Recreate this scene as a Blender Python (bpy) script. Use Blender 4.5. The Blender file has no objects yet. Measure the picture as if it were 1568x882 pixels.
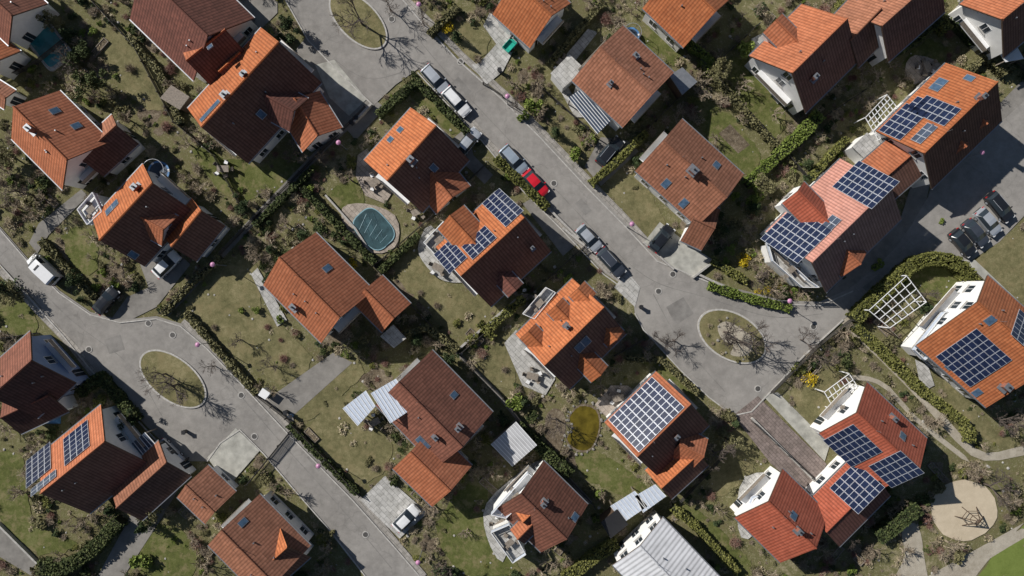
import bpy, math, random
from mathutils import Vector, noise
random.seed(7)
H=95.0; S=0.09
def W(px,py,z=0.0):
    f=(H-z)/H
    return Vector(((px-784)*S*f,(441-py)*S*f,z))
sc=bpy.context.scene; col=sc.collection
# ------------------------------------------------------------- materials
def newmat(name):
    m=bpy.data.materials.new(name); m.use_nodes=True
    nt=m.node_tree; b=nt.nodes['Principled BSDF']; return m,nt,b
def math_(nt,op,a,b=None):
    n=nt.nodes.new('ShaderNodeMath'); n.operation=op
    for i,x in enumerate((a,b)):
        if x is None: continue
        if isinstance(x,(int,float)): n.inputs[i].default_value=x
        else: nt.links.new(x,n.inputs[i])
    return n.outputs[0]
def ramp(nt,fac,stops):
    r=nt.nodes.new('ShaderNodeValToRGB'); e=r.color_ramp.elements
    while len(e)<len(stops): e.new(0.5)
    for i,(p,c) in enumerate(stops):
        e[i].position=p; e[i].color=(*c,1)
    nt.links.new(fac,r.inputs[0]); return r.outputs[0]
def noise_(nt,scale,detail=5,vec=None,rough=0.6):
    n=nt.nodes.new('ShaderNodeTexNoise'); n.inputs['Scale'].default_value=scale
    n.inputs['Detail'].default_value=detail; n.inputs['Roughness'].default_value=rough
    if vec is None:
        g=nt.nodes.new('ShaderNodeNewGeometry'); vec=g.outputs['Position']
    nt.links.new(vec,n.inputs['Vector']); return n.outputs[0]
def mix(nt,fac,a,b,mode='MIX'):
    n=nt.nodes.new('ShaderNodeMix'); n.data_type='RGBA'; n.blend_type=mode
    for s,x in ((n.inputs[0],fac),(n.inputs[6],a),(n.inputs[7],b)):
        if isinstance(x,(int,float)): s.default_value=x
        elif isinstance(x,tuple): s.default_value=(*x,1)
        else: nt.links.new(x,s)
    return n.outputs[2]
def bump_(nt,b,h,strength=0.5,dist=0.05):
    n=nt.nodes.new('ShaderNodeBump'); n.inputs['Strength'].default_value=strength
    n.inputs['Distance'].default_value=dist; nt.links.new(h,n.inputs['Height'])
    nt.links.new(n.outputs[0],b.inputs['Normal'])
def plain(name,c,rough=0.7,metal=0.0,var=0.15,scale=2.0):
    m,nt,b=newmat(name)
    f=noise_(nt,scale)
    c2=tuple(x*(1-var*2) for x in c); c3=tuple(min(1,x*(1+var)) for x in c)
    nt.links.new(ramp(nt,f,[(0.3,c2),(0.7,c3)]),b.inputs['Base Color'])
    b.inputs['Roughness'].default_value=rough; b.inputs['Metallic'].default_value=metal
    return m
def ground_mat(name,stops,s1=0.12,s2=1.5,s3=9,bump=0.6,spk=None):
    m,nt,b=newmat(name)
    a=noise_(nt,s1,4); c=noise_(nt,s2,6,rough=0.7); d=noise_(nt,s3,4,rough=0.8)
    f=math_(nt,'ADD',math_(nt,'MULTIPLY',a,0.32),math_(nt,'ADD',math_(nt,'MULTIPLY',c,0.36),math_(nt,'MULTIPLY',d,0.32)))
    stops=[(p,tuple(x*1.3 for x in q)) for p,q in stops]
    cc=ramp(nt,f,stops)
    if spk:
        e=noise_(nt,3.2,6,rough=0.85)
        cc=mix(nt,ramp(nt,e,[(0.55,(0,0,0)),(0.65,(.85,.85,.85))]),cc,spk)
        e2=noise_(nt,2.1,6,rough=0.85)
        cc=mix(nt,ramp(nt,e2,[(0.34,(.8,.8,.8)),(0.43,(0,0,0))]),cc,tuple(x*.2 for x in spk))
    else:
        # dry / bare patches in the turf
        e=noise_(nt,0.55,6,rough=0.75)
        cc=mix(nt,ramp(nt,e,[(0.50,(0,0,0)),(0.64,(.8,.8,.8))]),cc,(0.24,0.20,0.105) if 'grass' in name else stops[-1][1])
    nt.links.new(cc,b.inputs['Base Color'])
    b.inputs['Roughness'].default_value=0.95
    b.inputs['Specular IOR Level'].default_value=0.1
    bump_(nt,b,d,bump,0.12); return m
def tile(name,c1,c2,pu=0.42,pv=0.40):
    m,nt,b=newmat(name)
    uv=nt.nodes.new('ShaderNodeUVMap'); sp=nt.nodes.new('ShaderNodeSeparateXYZ'); nt.links.new(uv.outputs[0],sp.inputs[0])
    u=math_(nt,'DIVIDE',sp.outputs[0],pu); v=math_(nt,'DIVIDE',sp.outputs[1],pv)
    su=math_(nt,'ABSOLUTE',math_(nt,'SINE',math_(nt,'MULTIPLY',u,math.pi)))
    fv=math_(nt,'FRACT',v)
    cb=nt.nodes.new('ShaderNodeCombineXYZ')
    nt.links.new(math_(nt,'FLOOR',u),cb.inputs[0]); nt.links.new(math_(nt,'FLOOR',v),cb.inputs[1])
    wn=nt.nodes.new('ShaderNodeTexWhiteNoise'); wn.noise_dimensions='3D'
    oi=nt.nodes.new('ShaderNodeObjectInfo'); nt.links.new(oi.outputs['Random'],cb.inputs[2]); nt.links.new(cb.outputs[0],wn.inputs['Vector'])
    big=noise_(nt,0.45,6,rough=0.7)
    base=mix(nt,wn.outputs[0],c1,c2)
    dirt=tuple(x*0.5+0.01 for x in c1)
    df=ramp(nt,big,[(0.38,(0,0,0)),(0.85,(0.75,0.75,0.75))])
    base=mix(nt,df,base,dirt)
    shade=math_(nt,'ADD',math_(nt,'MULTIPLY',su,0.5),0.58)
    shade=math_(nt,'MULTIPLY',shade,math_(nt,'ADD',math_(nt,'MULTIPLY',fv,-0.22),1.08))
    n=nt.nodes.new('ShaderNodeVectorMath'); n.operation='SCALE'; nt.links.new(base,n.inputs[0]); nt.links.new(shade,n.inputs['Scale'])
    hs=nt.nodes.new('ShaderNodeHueSaturation'); nt.links.new(n.outputs[0],hs.inputs['Color'])
    nt.links.new(math_(nt,'ADD',math_(nt,'MULTIPLY',oi.outputs['Random'],0.25),0.87),hs.inputs['Value'])
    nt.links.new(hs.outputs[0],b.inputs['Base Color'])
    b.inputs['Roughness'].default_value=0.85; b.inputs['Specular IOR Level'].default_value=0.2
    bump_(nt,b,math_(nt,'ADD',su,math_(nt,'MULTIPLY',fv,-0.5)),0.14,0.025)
    return m
def leafmat(name,cols):
    m,nt,b=newmat(name)
    g=nt.nodes.new('ShaderNodeNewGeometry'); oi=nt.nodes.new('ShaderNodeObjectInfo')
    f=math_(nt,'ADD',math_(nt,'MULTIPLY',g.outputs['Random Per Island'],0.7),math_(nt,'MULTIPLY',oi.outputs['Random'],0.3))
    k=len(cols)
    nt.links.new(ramp(nt,f,[(i/(k-1),c) for i,c in enumerate(cols)]),b.inputs['Base Color'])
    b.inputs['Roughness'].default_value=0.8; b.inputs['Specular IOR Level'].default_value=0.2
    return m
M={}
def tl(key,c1,c2,**k):
    M[key]=tile('clay_tile_'+key,c1,c2,**k)
    # slopes turned from the sun: same tile, shade painted in darker and greyer
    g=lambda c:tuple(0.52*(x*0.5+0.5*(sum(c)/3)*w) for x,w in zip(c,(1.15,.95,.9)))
    M[key+'_shade']=tile('clay_tile_'+key+'_painted_shade',g(c1),g(c2),**k)
    h=lambda c:tuple(0.86*(x*.9+.1*sum(c)/3) for x in c)  # half-shaded slopes: milder shade painted into the tile colour
    M[key+'_halfshade']=tile('clay_tile_'+key+'_painted_halfshade',h(c1),h(c2),**k)
tl('orange',(0.43,0.135,0.052),(0.54,0.185,0.075))
tl('orange2',(0.42,0.14,0.066),(0.52,0.185,0.092))
tl('brown',(0.16,0.066,0.05),(0.23,0.092,0.068))
tl('rust',(0.31,0.13,0.075),(0.42,0.18,0.108))
tl('rustdark',(0.21,0.085,0.057),(0.29,0.117,0.078))
tl('pink',(0.50,0.235,0.18),(0.58,0.285,0.225))
tl('red',(0.40,0.10,0.055),(0.48,0.13,0.075))
M['metalroof']=tile('standing_seam_white',(0.82,0.82,0.84),(0.86,0.86,0.88),0.6,9)
M['wall']=plain('white_render',(0.82,0.81,0.78),0.85,0,0.04,1.5)
M['wallblue']=plain('blue_render',(0.25,0.33,0.5),0.85,0,0.05,1.5)
M['wood']=plain('dark_wood',(0.09,0.055,0.035),0.8,0,0.2,6)
M['wood2']=plain('grey_wood',(0.26,0.22,0.18),0.85,0,0.2,5)
M['glass']=plain('window_glass',(0.03,0.04,0.05),0.08,0,0.05)
M['skyglass']=plain('skylight_glass',(0.07,0.12,0.19),0.12,0,0.2)
M['frame']=plain('white_frame',(0.80,0.80,0.80),0.5,0,0.03)
M['zinc']=plain('zinc_metal',(0.33,0.34,0.36),0.45,0.6,0.1)
M['alu']=plain('aluminium',(0.50,0.52,0.56),0.45,0.3,0.05)
M['cell']=plain('solar_cell',(0.016,0.024,0.060),0.22,0,0.2,1.0)
M['cellblk']=plain('solar_cell_light',(0.07,0.09,0.13),0.25,0,0.2,1.0)
M['brick']=plain('chimney_brick',(0.30,0.12,0.08),0.9,0,0.2,8)
M['dark']=plain('dark_metal',(0.02,0.02,0.022),0.5,0,0.1)
M['rubber']=plain('tyre_rubber',(0.015,0.015,0.015),0.85,0,0.1)
M['fence']=plain('fence_dark',(0.06,0.055,0.05),0.7,0,0.2,4)
M['stonew']=plain('concrete_wall',(0.42,0.40,0.37),0.9,0,0.15,3)
M['boulder']=plain('boulder_stone',(0.27,0.255,0.23),0.9,0,0.25,4)
M['kerb']=plain('kerb_stone',(0.46,0.44,0.41),0.9,0,0.15,3)
M['bark']=plain('bark',(0.12,0.095,0.08),0.9,0,0.25,8)
M['twig']=leafmat('twigs',[(0.15,0.118,0.085),(0.29,0.235,0.17),(0.45,0.38,0.285)])
M['twigred']=leafmat('twigs_red',[(0.15,0.07,0.06),(0.26,0.14,0.11),(0.30,0.23,0.18)])
M['ever']=leafmat('evergreen_leaf',[(0.020,0.036,0.014),(0.048,0.07,0.028),(0.10,0.13,0.055)])
M['box']=leafmat('boxwood_leaf',[(0.07,0.10,0.02),(0.15,0.20,0.04),(0.26,0.31,0.08)])
M['olive']=leafmat('olive_leaf',[(0.08,0.075,0.035),(0.17,0.158,0.072),(0.28,0.26,0.14)])
M['yellow']=leafmat('forsythia_flower',[(0.35,0.24,0.01),(0.62,0.45,0.02),(0.75,0.6,0.05)])
M['straw']=leafmat('dry_grass',[(0.26,0.21,0.13),(0.43,0.36,0.24),(0.58,0.51,0.36)])
M['hedge']=leafmat('hedge_leaf',[(0.07,0.075,0.02),(0.16,0.165,0.045),(0.26,0.25,0.085)])
M['hedge2']=leafmat('hedge_leaf_dark',[(0.026,0.042,0.016),(0.066,0.085,0.03),(0.13,0.145,0.055)])
M['hedgecore']=plain('hedge_core',(0.03,0.035,0.012),0.95,0,0.2)
M['ground']=ground_mat('garden_ground',[(0.38,(0.06,0.054,0.030)),(0.45,(0.135,0.117,0.060)),(0.51,(0.108,0.108,0.044)),(0.56,(0.19,0.168,0.095)),(0.64,(0.32,0.278,0.19))],0.10,1.2,7,.8,(0.42,0.365,0.27))
M['lawn']=ground_mat('lawn_grass',[(0.40,(0.054,0.062,0.020)),(0.50,(0.088,0.098,0.030)),(0.60,(0.14,0.14,0.058))],0.25,1.6,10,0.6)
M['olivelawn']=ground_mat('dry_lawn_grass',[(0.40,(0.085,0.080,0.038)),(0.50,(0.135,0.124,0.060)),(0.60,(0.22,0.19,0.105))],0.25,1.4,9,0.6)
M['pitch']=ground_mat('pitch_turf',[(0.4,(0.10,0.13,0.03)),(0.6,(0.14,0.175,0.045))],0.2,1,8,0.3)
M['soil']=ground_mat('bed_soil',[(0.40,(0.06,0.046,0.032)),(0.5,(0.13,0.102,0.070)),(0.60,(0.24,0.20,0.145))],0.3,2.2,10,0.9,(0.38,0.33,0.25))
M['sand']=ground_mat('sand',[(0.35,(0.36,0.30,0.215)),(0.65,(0.46,0.39,0.29))],0.2,1,6,0.3)
M['gravel']=ground_mat('gravel_path',[(0.38,(0.23,0.20,0.155)),(0.62,(0.37,0.335,0.275))],0.2,1.4,10,0.5)
def road_mat(name,base,crack=True,sc_=0.08):
    m,nt,b=newmat(name)
    a=noise_(nt,sc_,5); c=noise_(nt,14,3,rough=0.8); e=noise_(nt,0.9,6,rough=0.7)
    f=math_(nt,'ADD',math_(nt,'MULTIPLY',a,0.45),math_(nt,'ADD',math_(nt,'MULTIPLY',c,0.2),math_(nt,'MULTIPLY',e,0.35)))
    lo=tuple(x*0.74 for x in base); hi=tuple(x*1.2 for x in base)
    cc=ramp(nt,f,[(0.40,lo),(0.60,hi)])
    if crack:
        g=nt.nodes.new('ShaderNodeNewGeometry')
        wv=nt.nodes.new('ShaderNodeTexNoise'); wv.inputs['Scale'].default_value=0.6
        nt.links.new(g.outputs['Position'],wv.inputs['Vector'])
        vm=nt.nodes.new('ShaderNodeVectorMath'); vm.operation='MULTIPLY_ADD'
        nt.links.new(wv.outputs['Color'],vm.inputs[0]); vm.inputs[1].default_value=(2,2,2); nt.links.new(g.outputs['Position'],vm.inputs[2])
        v=nt.nodes.new('ShaderNodeTexVoronoi'); v.feature='DISTANCE_TO_EDGE'; v.inputs['Scale'].default_value=0.10
        nt.links.new(vm.outputs[0],v.inputs['Vector'])
        k=ramp(nt,v.outputs['Distance'],[(0.0,(0.84,0.84,0.84)),(0.008,(1,1,1))])
        cc=mix(nt,1.0,cc,k,'MULTIPLY')
    nt.links.new(cc,b.inputs['Base Color']); b.inputs['Roughness'].default_value=0.9
    b.inputs['Specular IOR Level'].default_value=0.25
    bump_(nt,b,c,0.25,0.02); return m
M['road']=road_mat('asphalt',(0.275,0.258,0.238))
M['patch']=road_mat('asphalt_repair',(0.225,0.213,0.198),False,.5)
M['drive']=road_mat('driveway_asphalt',(0.235,0.22,0.20),False,0.3)
def paver(name,c,px=0.6,rot=0.8):
    m,nt,b=newmat(name)
    g=nt.nodes.new('ShaderNodeNewGeometry'); mp=nt.nodes.new('ShaderNodeMapping'); nt.links.new(g.outputs['Position'],mp.inputs[0])
    mp.inputs['Rotation'].default_value=(0,0,rot)
    br=nt.nodes.new('ShaderNodeTexBrick'); nt.links.new(mp.outputs[0],br.inputs[0])
    br.inputs['Scale'].default_value=1.0; br.inputs['Brick Width'].default_value=px; br.inputs['Row Height'].default_value=px*0.6
    br.inputs['Mortar Size'].default_value=0.03
    br.inputs['Color1'].default_value=(*c,1); br.inputs['Color2'].default_value=(*[x*0.82 for x in c],1); br.inputs['Mortar'].default_value=(*[x*0.5 for x in c],1)
    n=noise_(nt,1.0,6,rough=0.7)
    cc=mix(nt,1.0,br.outputs[0],ramp(nt,n,[(0.35,(0.65,0.65,0.63)),(0.65,(1.1,1.1,1.1))]),'MULTIPLY')
    nt.links.new(cc,b.inputs['Base Color']); b.inputs['Roughness'].default_value=0.9; return m
M['pave']=paver('sidewalk_paving',(0.40,0.37,0.335),0.8)
M['patio']=paver('patio_paving',(0.46,0.39,0.33),1.0)
M['patiogrey']=paver('grey_patio_paving',(0.54,0.525,0.50),1.0)
M['brickpave']=paver('red_brick_paving',(0.27,0.215,0.195),0.7)
M['concrete']=plain('concrete_slab',(0.42,0.41,0.365),0.9,0,0.18,0.8)
def water(name,c,r=0.08):
    m,nt,b=newmat(name); f=noise_(nt,0.9,5)
    nt.links.new(ramp(nt,f,[(0.35,tuple(x*0.5 for x in c)),(0.65,c)]),b.inputs['Base Color']); b.inputs['Roughness'].default_value=r
    bump_(nt,b,noise_(nt,4,3),0.15,0.03); return m
M['pool']=water('pool_water',(0.04,0.26,0.29)); M['cover']=water('pool_cover',(0.05,0.105,0.12),0.35); M['pond']=water('pond_water',(0.15,0.115,0.015))
M['ltblue']=plain('pool_edge',(0.25,0.42,0.48),0.4)
M['magenta']=plain('lamp_cap_pink',(0.52,0.24,0.40),0.4,0,0.05)
M['tramp']=plain('trampoline_mat',(0.03,0.05,0.08),0.6); M['bluepad']=plain('blue_pad',(0.08,0.22,0.45),0.6)
M['awn']=plain('glazed_canopy',(0.56,0.62,0.72),0.25,0,0.06,3); M['awnw']=plain('white_canvas',(0.72,0.72,0.72),0.8,0,0.04)
M['turq']=plain('turquoise_paint',(0.03,0.42,0.32),0.35)
M['cover_iron']=plain('cast_iron',(0.10,0.095,0.09),0.7,0.3,0.2,8)
def paint(name,c,metal=0.2):
    m,nt,b=newmat(name); f=noise_(nt,3)
    nt.links.new(ramp(nt,f,[(0.3,tuple(x*0.93 for x in c)),(0.7,c)]),b.inputs['Base Color'])
    b.inputs['Roughness'].default_value=0.3; b.inputs['Metallic'].default_value=metal; b.inputs['Coat Weight'].default_value=0.6; return m
CP={'white':paint('car_white',(0.80,0.80,0.80),0),'silver':paint('car_silver',(0.55,0.58,0.62),0.4),'red':paint('car_red',(0.60,0.015,0.03),0),
'black':paint('car_black',(0.020,0.022,0.027)),'grey':paint('car_grey',(0.06,0.07,0.09)),'blue':paint('car_bluegrey',(0.38,0.45,0.52),0.3)}
M['lampglass']=plain('headlight',(0.7,0.7,0.7),0.15); M['tail']=plain('taillight',(0.45,0.02,0.02),0.2)
# ------------------------------------------------------------- mesh builder
class MB:
    def __init__(s): s.v=[];s.f=[];s.m=[];s.mats=[];s.uv={}
    def mi(s,m):
        if m not in s.mats: s.mats.append(m)
        return s.mats.index(m)
    def face(s,pts,m,uv=None):
        i=len(s.v); s.v+= [tuple(p) for p in pts]; s.f.append(tuple(range(i,i+len(pts)))); s.m.append(s.mi(m))
        if uv: s.uv[len(s.f)-1]=uv
    def hexa(s,b,t,m,mt=None,uvt=None):
        n=len(b); i=len(s.v); s.v+=[tuple(p) for p in b]+[tuple(p) for p in t]
        k=s.mi(m); kt=s.mi(mt or m)
        s.f.append(tuple(range(i+n-1,i-1,-1))); s.m.append(k)
        s.f.append(tuple(range(i+n,i+2*n))); s.m.append(kt)
        if uvt: s.uv[len(s.f)-1]=uvt
        for j in range(n):
            q=(j+1)%n; s.f.append((i+j,i+q,i+n+q,i+n+j)); s.m.append(k)
    def obox(s,c,ax,ay,az,m,mt=None):
        b=[c-ax-ay-az,c+ax-ay-az,c+ax+ay-az,c-ax+ay-az]; t=[p+az*2 for p in b]; s.hexa(b,t,m,mt)
    def box(s,c,sx,sy,sz,m,ang=0,mt=None):
        ca,sa=math.cos(ang),math.sin(ang)
        s.obox(Vector(c),Vector((ca,sa,0))*sx/2,Vector((-sa,ca,0))*sy/2,Vector((0,0,sz/2)),m,mt)
    def cyl(s,c,r,h,m,n=16,r2=None,mt=None):
        c=Vector(c); r2=r if r2 is None else r2
        b=[c+Vector((r*math.cos(2*math.pi*i/n),r*math.sin(2*math.pi*i/n),0)) for i in range(n)]
        t=[c+Vector((r2*math.cos(2*math.pi*i/n),r2*math.sin(2*math.pi*i/n),h)) for i in range(n)]
        s.hexa(b,t,m,mt)
    def tube(s,a,b,r1,r2,m,n=3):
        a=Vector(a);b=Vector(b); d=(b-a)
        if d.length<1e-5: return
        d.normalize(); x=d.orthogonal().normalized(); y=d.cross(x); i=len(s.v)
        for c,r in((a,r1),(b,r2)):
            for k in range(n):
                an=2*math.pi*k/n; s.v.append(tuple(c+x*r*math.cos(an)+y*r*math.sin(an)))
        mm=s.mi(m)
        for k in range(n):
            q=(k+1)%n; s.f.append((i+k,i+q,i+n+q,i+n+k)); s.m.append(mm)
    def mesh(s,name):
        me=bpy.data.meshes.new(name); me.from_pydata(s.v,[],s.f)
        for m in s.mats: me.materials.append(m)
        me.polygons.foreach_set('material_index',s.m)
        if s.uv:
            ul=me.uv_layers.new(name='UVMap')
            for fi,u in s.uv.items():
                p=me.polygons[fi]
                for k,li in enumerate(p.loop_indices): ul.data[li].uv=u[k]
        me.update(); return me
    def obj(s,name,parent=None,loc=None,rot=0):
        o=bpy.data.objects.new(name,s.mesh(name)); col.objects.link(o)
        if parent: o.parent=parent
        if loc is not None: o.location=loc
        o.rotation_euler[2]=rot; return o
def empty(name):
    o=bpy.data.objects.new(name,None); col.objects.link(o); o.empty_display_size=0.5; return o
# ------------------------------------------------------------- ground sheets
blocked=[]; lawns=[]
def inpoly(x,y,P):
    c=False; n=len(P); j=n-1
    for i in range(n):
        xi,yi=P[i];xj,yj=P[j]
        if (yi>y)!=(yj>y) and x<(xj-xi)*(y-yi)/(yj-yi)+xi: c=not c
        j=i
    return c
def smooth(P,k=5,closed=True):
    n=len(P); out=[]
    for i in range(n if closed else n-1):
        g=lambda q:P[q%n] if closed else P[max(0,min(n-1,q))]
        p0,p1,p2,p3=g(i-1),g(i),g(i+1),g(i+2)
        for t in range(k):
            t=t/k
            out.append(tuple(0.5*((2*p1[a])+(-p0[a]+p2[a])*t+(2*p0[a]-5*p1[a]+4*p2[a]-p3[a])*t*t+(-p0[a]+3*p1[a]-3*p2[a]+p3[a])*t**3) for a in(0,1)))
    if not closed: out.append(P[-1])
    return out
def ell(cx,cy,a,b,ang,n=28):
    t=math.radians(ang); return [(cx+a*math.cos(q)*math.cos(t)-b*math.sin(q)*math.sin(t),cy+a*math.cos(q)*math.sin(t)+b*math.sin(q)*math.cos(t)) for q in [2*math.pi*i/n for i in range(n)]]
gi=[0]
LAY={'soil':0.004,'lawn':0.03,'olivelawn':0.03,'gravel':0.055,'drive':0.075,'road':0.10,'pave':0.12}
def sheet(name,P,m,z=None,sm=0,jit=0.0,block=True,rim=0.0,reg=True):
    gi[0]+=1
    if z is None: z=LAY.get(m,0.13)
    z=z+gi[0]*0.0004
    Q=smooth(P,sm) if sm else P
    if jit:
        R=[]
        for i in range(len(Q)):
            a=Q[i];b=Q[(i+1)%len(Q)]; L=math.hypot(b[0]-a[0],b[1]-a[1]); k=max(1,int(L/6))
            for t in range(k):
                R.append((a[0]+(b[0]-a[0])*t/k+random.uniform(-jit,jit),a[1]+(b[1]-a[1])*t/k+random.uniform(-jit,jit)))
        Q=R
    if reg: (blocked if block else lawns).append(Q)
    area=sum(Q[i][0]*Q[(i+1)%len(Q)][1]-Q[(i+1)%len(Q)][0]*Q[i][1] for i in range(len(Q)))
    if area>0: Q=Q[::-1]
    b=MB(); b.face([W(x,y,0)+Vector((0,0,z)) for x,y in Q],M[m])
    return b.obj(name)
def band(P,w):
    L=[];R=[]
    for i,p in enumerate(P):
        a=P[max(0,i-1)];c=P[min(len(P)-1,i+1)]
        dx,dy=c[0]-a[0],c[1]-a[1]; l=math.hypot(dx,dy) or 1
        L.append((p[0]-dy/l*w/2,p[1]+dx/l*w/2)); R.append((p[0]+dy/l*w/2,p[1]-dx/l*w/2))
    return L+R[::-1]
def wallline(name,P,w,h,m,z0=0,sm=0,cap=None):
    if sm: P=smooth(P,sm,False)
    b=MB(); pts=[W(x,y,0) for x,y in P]
    for i in range(len(pts)-1):
        a,c=pts[i],pts[i+1]; d=(c-a); l=d.length; d.normalize(); n=Vector((-d.y,d.x,0))
        b.obox((a+c)/2+Vector((0,0,z0+h/2+i*0.0005)),d*(l/2+w*0.3),n*w/2,Vector((0,0,h/2)),M[m])
    return b.obj(name)
def fence(name,P,h=1.2,m='fence'):
    b=MB(); pts=[W(x,y,0) for x,y in P]
    for i in range(len(pts)-1):
        a,c=pts[i],pts[i+1]; d=(c-a); l=d.length; d.normalize(); n=Vector((-d.y,d.x,0)); k=max(1,int(l/2))
        for t in range(k+1): b.box(a+d*l*t/k+Vector((0,0,(h+.1)/2)),0.1,0.1,h+.1,M[m],math.atan2(d.y,d.x))
        for z in (h*0.25,h*0.9): b.obox((a+c)/2+n*0.07+Vector((0,0,z)),d*l/2,n*0.02,Vector((0,0,0.05)),M[m])
        k=int(l/0.16)
        for t in range(k): b.obox(a+d*(t+.5)*0.16+n*0.1+Vector((0,0,h*0.55)),d*0.05,n*0.012,Vector((0,0,h*0.45)),M[m])
    return b.obj(name)
def kerb(P,name='kerb',sm=0): return wallline(name,P,0.16,0.12,'kerb',0.09,sm)
b=MB(); b.face([Vector((-1500,-1500,0)),Vector((1500,-1500,0)),Vector((1500,1500,0)),Vector((-1500,1500,0))],M['ground']); b.obj('ground')
# roads
R1=[(425,-60),(436,0),(470,60),(520,112),(574,160),(606,130),(640,106),(690,160),(735,212),(800,290),(862,350),(925,418),(968,446),(972,480),(985,505),(1040,565),(1085,608),(1122,636),(1150,630),(1185,594),(1230,545),(1290,490),(1345,450),(1372,405),(1400,392),(1450,395),(1485,400),(1530,370),(1568,330),(1640,270),(1640,90),(1568,155),(1500,215),(1430,285),(1395,345),(1372,378),(1340,410),(1300,442),(1255,462),(1200,460),(1120,440),(1050,412),(1010,396),(962,345),(900,282),(830,208),(770,148),(700,90),(655,40),(612,-10),(600,-60)]
sheet('street',R1,'road')
R2=[(-60,290),(0,346),(45,398),(92,445),(140,478),(185,490),(240,484),(280,496),(320,530),(380,590),(436,650),(545,762),(610,835),(700,940),(610,940),(560,882),(500,805),(450,748),(405,695),(368,658),(338,678),(318,706),(288,706),(240,668),(190,615),(140,560),(100,510),(40,445),(0,402),(-60,350)]
sheet('street',R2,'road')
for P in ([(690,128),(702,118),(722,140),(710,152)],[(880,312),(890,304),(906,322),(896,330)],[(1020,470),(1046,455),(1062,480),(1034,498)],[(470,700),(482,690),(500,712),(488,722)],[(160,520),(185,512),(192,535),(168,542)],[(1320,440),(1345,420),(1350,426),(1326,446)]):
    sheet('asphalt_repair',P,'patch',0.106,reg=False)
for P in ([(640,60),(700,130),(780,215),(860,300),(935,378),(1000,430),(1080,455),(1180,485),(1260,480)],[(40,420),(110,490),(200,560),(250,640)],[(330,560),(420,665),(520,775),(600,870)],[(450,20),(500,80),(560,120),(620,110)],[(1000,450),(1040,520),(1110,600)]):
    Q=smooth(P,5,False); sheet('tar_seam',band(Q,0.9),'patch',0.108,reg=False)
# pavements
sheet('pavement',band([(612,-10),(662,38),(706,84),(775,146),(835,207),(903,278),(965,342),(1012,394),(1052,410)],10),'pave')
sheet('pavement',band([(655,108),(700,158),(745,214),(806,288),(868,350),(930,414),(972,444)],9),'pave')
sheet('pavement',band([(280,492),(322,526),(382,586),(440,648),(548,760),(650,882)],9),'pave')
sheet('pavement',band([(0,412),(60,476),(110,528),(150,580)],12),'pave')
for P in ([(600,-20),(650,40),(700,92),(768,152),(828,212),(897,286),(958,348),(1006,400),(1048,417),(1118,446),(1200,466),(1255,468),(1305,446)],
          [(640,112),(690,165),(738,216),(800,292),(862,354),(924,420),(965,450)],[(430,-20),(440,5),(472,62),(522,114),(572,162)],
          [(972,480),(985,505),(1040,565),(1085,608),(1122,636),(1150,630),(1185,594),(1230,545),(1290,490)],
          [(0,350),(45,402),(92,449),(140,482),(185,494),(240,488),(278,500),(318,534),(376,594),(432,654),(541,766),(606,839),(650,890)],
          [(0,404),(40,449),(98,514),(138,564),(188,618),(238,672),(288,710)],[(318,706),(338,678),(368,658),(405,695),(450,748),(500,805),(560,882)],
          [(1400,390),(1450,394),(1483,400)]):
    kerb(P)
def island(cx,cy,a,bb,ang,top,inner=None):
    e=empty('traffic_island'); Q=ell(cx,cy,a,bb,ang,40)[::-1]
    b=MB(); b.hexa([W(x,y)+Vector((0,0,0.05)) for x,y in Q],[W(x,y)+Vector((0,0,0.26)) for x,y in Q],M['kerb']); b.obj('kerb_ring',e)
    b=MB(); Q=ell(cx,cy,a-2.6,bb-2.6,ang,40)[::-1]; b.face([W(x,y)+Vector((0,0,0.265)) for x,y in Q],M[top]); b.obj('planting',e)
    if inner:
        b=MB(); b.face([W(x,y)+Vector((0,0,0.272)) for x,y in smooth(inner,3)][::-1],M['gravel']); b.obj('gravel_bed',e)
        b=MB()
        for i in range(12):
            x,y=random.choice(inner); x+=random.uniform(-8,8); y+=random.uniform(-6,6); r=random.uniform(.1,.28); b.cyl(W(x,y)+Vector((0,0,.26)),r,r*.7,M['boulder'],6,r*.55)
        b.obj('boulders',e)
    blocked.append(ell(cx,cy,a+3,bb+3,ang))
island(266,580,60,33,38,'olivelawn'); island(1120,515,57,36,30,'olivelawn',[(1098,500),(1112,492),(1135,504),(1150,516),(1150,535),(1138,545),(1118,543),(1122,528),(1105,520)]); island(549,32,56,30,45,'olivelawn')
# driveways, paths
def DR(P,name='driveway',m='drive',sm=0,z=None): return sheet(name,P,m,z,sm)
DR([(481,40),(440,95),(500,160),(545,215),(590,165),(520,112)],m='drive'); DR([(483,100),(512,92),(562,152),(535,178),(505,150)],m='concrete',z=0.14)
DR([(335,0),(425,0),(425,20),(385,60),(350,45)])
DR(band([(568,160),(500,222),(400,325),(330,400),(255,480)],11),'footpath','drive')
DR([(45,372),(60,342),(125,290),(135,300),(75,360),(58,388)])
DR([(228,440),(215,405),(255,372),(292,405),(240,470),(200,490),(170,490),(195,455)])
DR([(735,96),(760,68),(740,40),(750,20),(800,50),(770,110),(745,130),(722,100)],m='patiogrey')
DR([(725,238),(755,268),(742,282),(700,240),(690,215),(715,195)],m='drive')
DR([(800,312),(842,288),(905,355),(862,392),(830,350)],m='drive')
DR([(895,255),(920,210),(960,215),(978,232),(920,285)],m='drive')
DR([(985,372),(1010,340),(1062,380),(1095,400),(1060,425),(1020,405)],m='concrete')
DR([(318,700),(362,655),(398,690),(350,745)],m='concrete',z=0.14)
DR([(425,600),(510,540),(540,555),(445,640),(410,612)])
DR([(552,765),(590,728),(655,785),(612,824)],m='patiogrey',z=0.16)
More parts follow.
